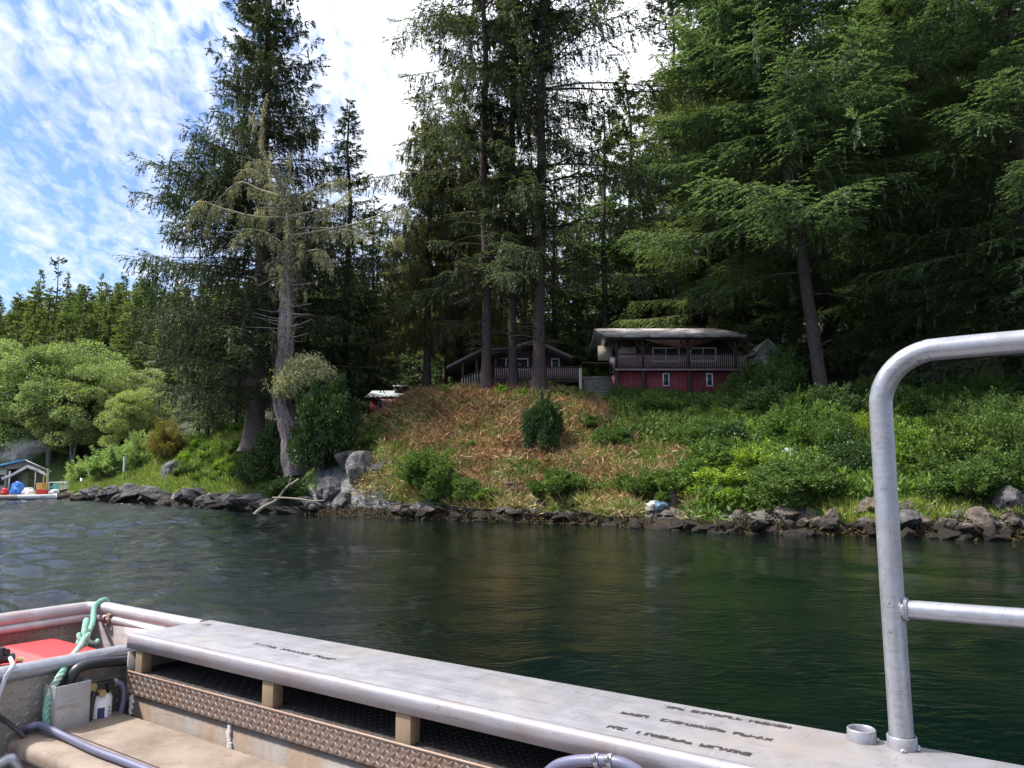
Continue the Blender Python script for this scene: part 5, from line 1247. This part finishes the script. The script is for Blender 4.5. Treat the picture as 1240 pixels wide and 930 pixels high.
# sockets and welds
def ring(name, c, ro, ri, h, mat, parent):
    n = 36; a = np.arange(n) / n * 2 * PI; V = []
    for r, z in ((ro, 0), (ro, h - .002), (ro - .002, h), (ri + .002, h), (ri, h - .002), (ri, .002)): V.append(np.stack([c[0] + r * np.cos(a), c[1] + r * np.sin(a), np.full(n, c[2] + z)], -1))
    Q = []
    for k in range(5):
        for j in range(n): Q.append((k * n + j, k * n + (j + 1) % n, (k + 1) * n + (j + 1) % n, (k + 1) * n + j))
    return MB().add(np.concatenate(V), Q).build(name, M[mat], parent, True)
for u in (3.152, 3.256, 4.50):
    s = ring('rail_socket', (u, .405, 1.35), .0385, .0335, .034, 'tube', BOAT)
    w = MB()
    for k in range(5):
        a = rs2.uniform(0, 6.28); c = (u + .041 * math.cos(a), .405 + .041 * math.sin(a), 1.352); b = rs2.uniform(.004, .009)
        w.tube([(c[0] - b * math.sin(a), c[1] + b * math.cos(a), c[2]), (c[0], c[1], c[2] + .004), (c[0] + b * math.sin(a), c[1] - b * math.cos(a), c[2])], [.004, .006, .004], 8)
    w.build('weld', M['tube'], s, True)
# lettering, worn past reading
def letters(u0, v0, u1, v1, n, hgt, seed, gaps=()):
    r = random.Random(seed); m = MB(); d = np.array([u1 - u0, v1 - v0]); L = np.linalg.norm(d); d /= L; nrm = np.array([-d[1], d[0]]); wd = L / n
    for i in range(n):
        if i in gaps: continue
        o = np.array([u0, v0]) + d * wd * i; g = [(0, 0), (0, 1), (1, 1), (1, 0), (0, .5), (1, .5), (.5, 1), (.5, 0)]
        st = r.choice([[(0, 1), (1, 2), (2, 3)], [(0, 1), (0, 3), (4, 5)], [(0, 1), (1, 2), (4, 5), (5, 2)], [(0, 6), (6, 3), (4, 5)], [(0, 2), (1, 3)], [(0, 1), (1, 3), (3, 2)], [(0, 1), (1, 2), (4, 5), (0, 3)]])
        for a, b in st:
            if r.random() < .12: continue
            A = np.array(g[a]) * [wd * .72, hgt]; B = np.array(g[b]) * [wd * .72, hgt]; A = o + d * A[0] + nrm * A[1]; B = o + d * B[0] + nrm * B[1]; t = unit(B - A); k = np.array([-t[1], t[0]]) * .0036 * r.uniform(.5, 1.5)
            z = 1.3512; A = A - t * .002; B = B + t * .002
            z += r.uniform(0, .0006)
            m.quad((*(A - k), z), (*(B - k), z), (*(B + k), z), (*(A + k), z))
    m.build('lettering', M['ink'], BOAT)
a, b = hz(308, 780, 1.35), hz(404, 800, 1.35); letters(a[0], a[1], b[0], b[1], 17, .019, 1, (5, 12))
for i, (p0, p1, n, gp) in enumerate((((807, 857), (958, 883), 19, (3, 12)), ((752, 864), (936, 898), 21, (4, 5, 15)), ((735, 881), (910, 916), 21, (3, 5, 13)))):
    a, b = hz(*p0, 1.35), hz(*p1, 1.35); letters(a[0], a[1], b[0], b[1], n, .019, 5 + i, gp)
# small slot hole cover and stains near the far corner
MB().box((.10, .35, 1.3508), (.045, .028, .002)).build('slot', M['shackle'], BOAT)
# shackle on the side lining
rr3 = np.linspace(0, 2 * PI, 18); c = hv(129, 752, .315)
MB().tube([(c[0] + .022 * math.cos(t), c[1] + .004 * math.sin(t * 2), c[2] + .026 * math.sin(t)) for t in rr3], .006, 8).tube([(c[0] - .02, c[1] + .015, c[2] + .03), (c[0] + .02, c[1] + .015, c[2] + .03)], .008, 8).build('eye_ring', M['shackle'], BOAT, True)
# handrail, dropped into its sockets
RAIL = empty('handrail', Vector((B0.x + UX * 3.256 - UY * .405, B0.y + UY * 3.256 + UX * .405, 1.352)), A_); tag(RAIL, 'bent aluminium tube handrail standing in a deck socket', 'handrail')
pts = [(0, 0, 0), (-.004, 0, .4), (-.006, 0, .82)]
R_ = .155; cx, cz = -.006 + R_, .82 + .125
pts += [(cx - R_ * math.cos(t), 0, cz - .0 + R_ * math.sin(t)) for t in np.linspace(0.0, PI / 2, 9)][0:]
pts += [(.35, 0, cz + R_ + .002), (.9, 0, cz + R_)]
pts += [(1.244 - R_ + R_ * math.sin(t), 0, cz + R_ * math.cos(t)) for t in np.linspace(0, PI / 2, 7)] + [(1.244, 0, .6), (1.244, 0, 0)]
MB().tube(smooth_path(pts, 5), .0315, 24).build('bent_tube', M['tube'], RAIL, True)
MB().tube([(.01, 0, .374), (.06, 0, .375), (1.244, 0, .39)], .0255, 20).build('midrail', M['tube'], RAIL, True)
w = MB()
for k in range(26):
    t = k / 26 * 2 * PI; w.tube([(.026, .029 * math.cos(t), .374 + .029 * math.sin(t)), (.034, .027 * math.cos(t + .15), .374 + .027 * math.sin(t + .15))], [.005, .0045], 6)
w.build('weld', M['tube'], RAIL, True)

def to_world(name, label, cat, parts, group=None):
    r = empty(name, B0, A_); tag(r, label, cat, group)
    for nm, fn, mat in parts: fn.build(nm, M[mat], r, True)
    return r
# red moulded tank in the bow locker
def tank():
    r = empty('fuel_tank', Vector((B0.x + UX * -.52 - UY * -.42, B0.y + UY * -.52 + UX * -.42, .46)), A_); tag(r, 'bright red moulded plastic tank lying in the bow well behind the bulkhead', 'tank')
    bm = bmesh.new(); nx, ny = 60, 90; W, Lh = .36, .56; V = []
    for i in range(nx):
        for j in range(ny):
            x = -W + 2 * W * i / (nx - 1); y = -Lh + 2 * Lh * j / (ny - 1)
            e = min(1, (1 - (abs(x) / W) ** 7)) * min(1, (1 - (abs(y) / Lh) ** 9)); z = .70 + .05 * e ** .5
            for yc, hw in ((.33, .14), (-.02, .13), (-.36, .14)):
                d = max(abs(y - yc) - hw, abs(x) - W * .78); z += .030 * (1 / (1 + math.exp(d * 160)))
            V.append((x, y, z))
    Q = [(i * ny + j, (i + 1) * ny + j, (i + 1) * ny + j + 1, i * ny + j + 1) for i in range(nx - 1) for j in range(ny - 1)]
    m = MB().add(V, Q); m.box((0, 0, .35), (2 * W, 2 * Lh, .70)); m.build('tank_body', M['redplastic'], r, True)
    MB().tube([(-.05, -.30, .78), (-.05, -.30, .83)], .045, 16).build('filler_cap', M['blackrubber'], r, True)
tank()
# black valve cluster and grey cable on the tank
c = hz(6, 797, 1.27)
to_world('valve_cluster', 'black pipe fittings with a brass nut sitting on the red tank at the left edge', 'fitting', [
    ('valve_body', MB().tube([c + [-.03, -.05, -.01], c + [0, .0, .0], c + [.0, .035, -.005]], .022, 12).tube([c + [0, -.02, 0], c + [0, -.02, .05]], .018, 10).tube([c + [-.03, .0, .03], c + [.02, .0, .03]], .014, 10), 'blackrubber'),
    ('brass_nut', MB().tube([c + [.02, .04, -.012], c + [.03, .065, -.016]], .014, 6), 'brass')])
to_world('cable', 'thin grey cable dropping from the black fittings over the bulkhead tube', 'cable', [('cable_run', MB().tube(smooth_path([c + [0, .02, 0], hz(15, 806, 1.29), hu(6, 822, -.04), hu(-4, 850, -.04)], 6), .009, 10), 'greycloth')])
to_world('cable', 'thin black cable slanting down behind the bench end at the left edge', 'cable', [('cable_run', MB().tube(smooth_path([hu(-10, 862, -.03), hu(8, 874, -.03), hu(26, 889, 0.0), hu(34, 900, .02)], 6), .010, 10), 'blackhose')])
# thick black hose and channel
to_world('hose', 'thick black hose curving along the bulkhead tube down into the metal channel', 'hose', [('hose_run', MB().tube(smooth_path([(-.06, .12, 1.20), (-.03, .03, 1.222), hu(140, 801, -.03), hu(115, 803, -.025), hu(97, 808, -.02), hu(88, 817, -.02), hu(83, 832, -.03), hu(82, 860, -.03)], 6), .023, 18), 'blackhose')])
a, b, c2 = hu(63, 826, .0), hu(105, 815, .0), hu(64, 893, .0)
v0, v1 = a[1], b[1]; zt, zb = 1.185, .90
ch = MB(); u0, u1 = -.072, .03; t = .005
ch.box((u1 - .04, v0 + .0, (zt + zb) / 2), (u1 - u0 - .0, t, zt - zb)).box((u1 + .01, (v0 + v1) / 2, (zt + zb) / 2), (t, v1 - v0 - t, zt - zb)).box((u1 - .04, v1, (zt + zb) / 2), (u1 - u0, t, zt - zb)).box((u1 - .04, (v0 + v1) / 2, zb), (u1 - u0, v1 - v0, t))
ch.build('hose_channel', M['chan'], BOAT, bevel=.0015)
# pump
def pump():
    r = empty('bilge_pump', B0, A_); tag(r, 'white bodied pump with black fittings and a blue marked label beside the metal channel', 'pump')
    c = hu(124, 850, -.01); z0, z1 = .92, 1.10; y = c[1]
    MB().tube([(-.03, y, z0), (-.03, y, z0 + .01), (-.03, y, z1 - .02), (-.03, y, z1)], [.045, .050, .050, .040], 20).build('pump_body', M['white'], r, True)
    MB().tube([(-.03, y, z1), (-.03, y, z1 + .04)], .036, 16).tube([(-.03, y - .075, z1 + .035), (-.03, y + .06, z1 + .035)], .017, 12).tube([(-.03, y + .02, z1 + .03), (.02, y + .02, z1 + .03)], .015, 12).build('pump_head', M['blackrubber'], r, True)
    MB().tube([(.0, y - .02, z1 + .01), (.03, y - .02, z1 + .01)], .017, 6).tube([(-.02, y - .05, z1 + .035), (-.005, y - .05, z1 + .035)], .022, 8).build('brass_nut', M['brass'], r, True)
    MB().tube([(-.02, y + .052, z1 + .035), (-.02, y + .066, z1 + .037)], .021, 12).build('clamp', M['tube'], r, True)
    L = MB(); a0 = math.radians(-38)
    def pt(ang, z, e=.0006): return (-.03 + (.050 + e) * math.cos(ang), y + (.050 + e) * math.sin(ang), z)
    for k in range(5): a, b = a0 + k * .12, a0 + (k + 1) * .12; L.quad(pt(a, .955), pt(b, .955), pt(b, 1.045), pt(a, 1.045))
    lb = L.build('label_panel', M['labelblue'], r)
    T = MB()
    for k in range(6): z = .955 + k * .016; T.quad(pt(.32, z), pt(.52, z + .001), pt(.52, z + .006), pt(.32, z + .005)); T.quad(pt(.32, z), pt(.38, z), pt(.38, z + .012), pt(.32, z + .012))
    T.build('label_print', M['labelblue'], r)
    MB().tube(smooth_path([(-.02, y + .06, z1 + .036), (.0, y + .085, z1 + .02), (.01, y + .09, z1 - .04), (.01, y + .075, z1 - .13), (.01, y + .07, z0)], 6), .0125, 12).build('outlet_hose', M['hose'], r, True)
    MB().tube(smooth_path([(.0, y - .045, z1 + .02), (.005, y - .058, z1 - .03), (.01, y - .066, z1 - .1), (.01, y - .07, z0)], 6), .013, 12).build('inlet_hose', M['blackhose'], r, True)
M['labelblue'] = paint('dark_blue_print', (.03, .04, .12), .5, .1, 3)
pump()
# rope
def rope():
    P = smooth_path([(-.955, .41, 1.335), (-.95, .385, 1.372), (-.93, .345, 1.372), (-.905, .300, 1.345), hu(112, 755, -.74), hu(104, 770, -.55), hu(97, 783, -.42), hu(86, 797, -.25), hu(76, 813, -.035), hu(64, 832, -.02), hu(58, 850, -.01), hu(56, 868, 0), hu(58, 890, .01)], 14)
    T = unit(np.gradient(P, axis=0)); s = np.concatenate([[0], np.cumsum(np.linalg.norm(np.diff(P, axis=0), axis=1))])
    N_ = unit(np.cross(T, np.array([.3, .2, 1.0]))); B_ = np.cross(T, N_); m = MB()
    for k in range(3):
        a = s / .07 * 2 * PI + k * 2 * PI / 3; m.tube(P + (N_ * np.cos(a)[:, None] + B_ * np.sin(a)[:, None]) * .0072, .0088, 8)
    kn = hu(101, 776, -.52)
    K = MB(); t = np.linspace(0, 2 * PI, 40)
    for q, (sx, sy, sz) in enumerate(((.026, .022, .02), (.02, .028, .022), (.024, .018, .03))):
        K.tube(np.stack([kn[0] + sx * np.sin(t + q) , kn[1] + sy * np.cos(t + q * 1.3), kn[2] + .02 - .018 * q + sz * .6 * np.sin(2 * t + q)], -1), .0115, 8)
    K.tube(smooth_path([kn, kn + [.03, .045, -.015], kn + [.02, .065, -.005]], 4), .011, 8)
    K.tube(smooth_path([kn + [0, 0, .01], kn + [-.05, .03, .06], kn + [-.10, .06, .085]], 4), .016, 8)
    to_world('mooring_rope', 'faded green knotted rope hanging from the bow gunwale over the bulkhead', 'rope', [('strand', m, 'rope'), ('knot', K, 'rope')])
rope()
# hose across the bench, hose by the deck edge
to_world('hose', 'blue grey hose snaking over the tan bench', 'hose', [('hose_run', MB().tube(smooth_path([hz(24, 896, .94), hz(28, 886, 1.0), hz(36, 880, 1.03), hz(48, 878, 1.035), hz(62, 884, 1.025), hz(85, 895, 1.016), hz(115, 909, 1.016), hz(150, 922, 1.016), hz(185, 936, 1.016), hz(260, 968, 1.016)], 7), .0150, 16), 'hose')])
a = [hv(655, 945, -.05), hv(672, 929, -.05), hv(690, 923, -.05), hv(712, 921, -.05), hv(742, 922, -.05), hv(765, 930, -.045), hv(790, 950, -.04)]
hk = MB().tube(smooth_path(a, 6), .017, 16)
cl = MB()
for p0, p1 in ((hv(722, 921.3, -.05), hv(727, 921.4, -.05)), (hv(738, 921.8, -.05), hv(743, 922, -.05))): cl.tube([p0, p1], .021, 12); cl.box(tuple(p0 + [0, -.018, .012]), (.014, .010, .014))
to_world('hose', 'dark blue hose with metal clamps looping below the deck edge', 'hose', [('hose_run', hk, 'hose'), ('clamp', cl, 'tube')])

# ------------------------------------------------------------------ sky, sun, camera
SUN_EL, SUN_AZ = math.radians(54), math.radians(-85)        # azimuth clockwise from the view direction
w = bpy.data.worlds.new('World'); sc.world = w; w.use_nodes = True; nt = w.node_tree; nt.nodes.clear()
out = nt.nodes.new('ShaderNodeOutputWorld'); bg = nt.nodes.new('ShaderNodeBackground')
sky = nt.nodes.new('ShaderNodeTexSky'); sky.sky_type = 'NISHITA'; sky.sun_disc = False; sky.sun_elevation = SUN_EL; sky.sun_rotation = SUN_AZ
sky.air_density = 1.0; sky.dust_density = 1.2; sky.ozone_density = 1.5
co = nt.nodes.new('ShaderNodeTexCoord').outputs['Generated']; sx = nt.nodes.new('ShaderNodeSeparateXYZ'); nt.links.new(co, sx.inputs[0])
zc_ = math_(nt, 'ADD', math_(nt, 'MAXIMUM', sx.outputs[2], 0.0), .22)
cx_ = nt.nodes.new('ShaderNodeCombineXYZ'); nt.links.new(math_(nt, 'DIVIDE', sx.outputs[0], zc_), cx_.inputs[0]); nt.links.new(math_(nt, 'DIVIDE', sx.outputs[1], zc_), cx_.inputs[1])
pv = cx_.outputs[0]
pr = mapping(nt, pv, (1, 1, 1), (0, 0, -.15))
rip = noise(nt, mapping(nt, pr, (11, 5.5, 1)), 2.8, 4, .55, .4)
row = noise(nt, mapping(nt, pr, (3.4, .8, 1)), 1.5, 3, .5, .3)
big = noise(nt, mapping(nt, pr, (1.3, .9, 1), (0, 0, 0), (1.6, .1, 0)), 1.1, 4, .55, .4)
cl_ = math_(nt, 'ADD', math_(nt, 'ADD', math_(nt, 'MULTIPLY', rip, .44), math_(nt, 'MULTIPLY', row, .38)), math_(nt, 'MULTIPLY', big, .46))
sd = nt.nodes.new('ShaderNodeVectorMath'); sd.operation = 'DOT_PRODUCT'; nt.links.new(co, sd.inputs[0])
sd.inputs[1].default_value = (math.cos(SUN_EL) * math.sin(SUN_AZ), math.cos(SUN_EL) * math.cos(SUN_AZ), math.sin(SUN_EL))
near = math_(nt, 'POWER', math_(nt, 'MAXIMUM', sd.outputs['Value'], 0.0), 6.0)
bk = nt.nodes.new('ShaderNodeVectorMath'); bk.operation = 'DOT_PRODUCT'; nt.links.new(co, bk.inputs[0]); bk.inputs[1].default_value = (.03, .80, .60)   # thicker, brighter cloud ahead, painted in for the sun's glow
cl_ = math_(nt, 'ADD', cl_, math_(nt, 'MULTIPLY', math_(nt, 'POWER', math_(nt, 'MAXIMUM', bk.outputs['Value'], 0.0), 9.0), .13))
cov = ramp(nt, cl_, [(.565, (.04, .04, .04)), (.80, (1, 1, 1))])
hi = ramp(nt, sx.outputs[2], [(.42, (0, 0, 0)), (.72, (1, 1, 1))])     # overhead cloud, out of view, brightened as added fill light
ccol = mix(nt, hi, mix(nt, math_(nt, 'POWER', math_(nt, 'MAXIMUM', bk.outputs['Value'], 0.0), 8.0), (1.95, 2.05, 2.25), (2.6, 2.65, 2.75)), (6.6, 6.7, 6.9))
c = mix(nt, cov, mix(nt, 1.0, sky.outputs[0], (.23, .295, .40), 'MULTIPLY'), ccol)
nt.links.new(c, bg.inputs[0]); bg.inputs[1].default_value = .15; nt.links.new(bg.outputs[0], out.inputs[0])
sun = bpy.data.lights.new('sun', 'SUN'); sun.energy = 2.7; sun.angle = math.radians(4); sun.color = (1, .95, .88)
so = bpy.data.objects.new('sun', sun); COL.objects.link(so); so.rotation_euler = (PI / 2 - SUN_EL, 0, PI - SUN_AZ)
so.rotation_euler = Vector((-math.cos(SUN_EL) * math.sin(SUN_AZ), -math.cos(SUN_EL) * math.cos(SUN_AZ), -math.sin(SUN_EL))).to_track_quat('-Z', 'Y').to_euler()
cam = bpy.data.cameras.new('camera'); cam.sensor_width = 36; cam.lens = 36 * F / 1240; cam.clip_start = .05; cam.clip_end = 3000
co_ = bpy.data.objects.new('camera', cam); COL.objects.link(co_); co_.location = (0, 0, ZC); co_.rotation_euler = (PI / 2 + TH, 0, 0); sc.camera = co_
sc.view_settings.view_transform = 'Standard'; sc.view_settings.look = 'None'; sc.view_settings.exposure = 1.85; sc.view_settings.gamma = 1
sc.cycles.max_bounces = 10; sc.cycles.diffuse_bounces = 7; sc.cycles.transmission_bounces = 8; sc.cycles.transparent_max_bounces = 8; sc.cycles.volume_bounces = 0
sc.cycles.use_denoising = True
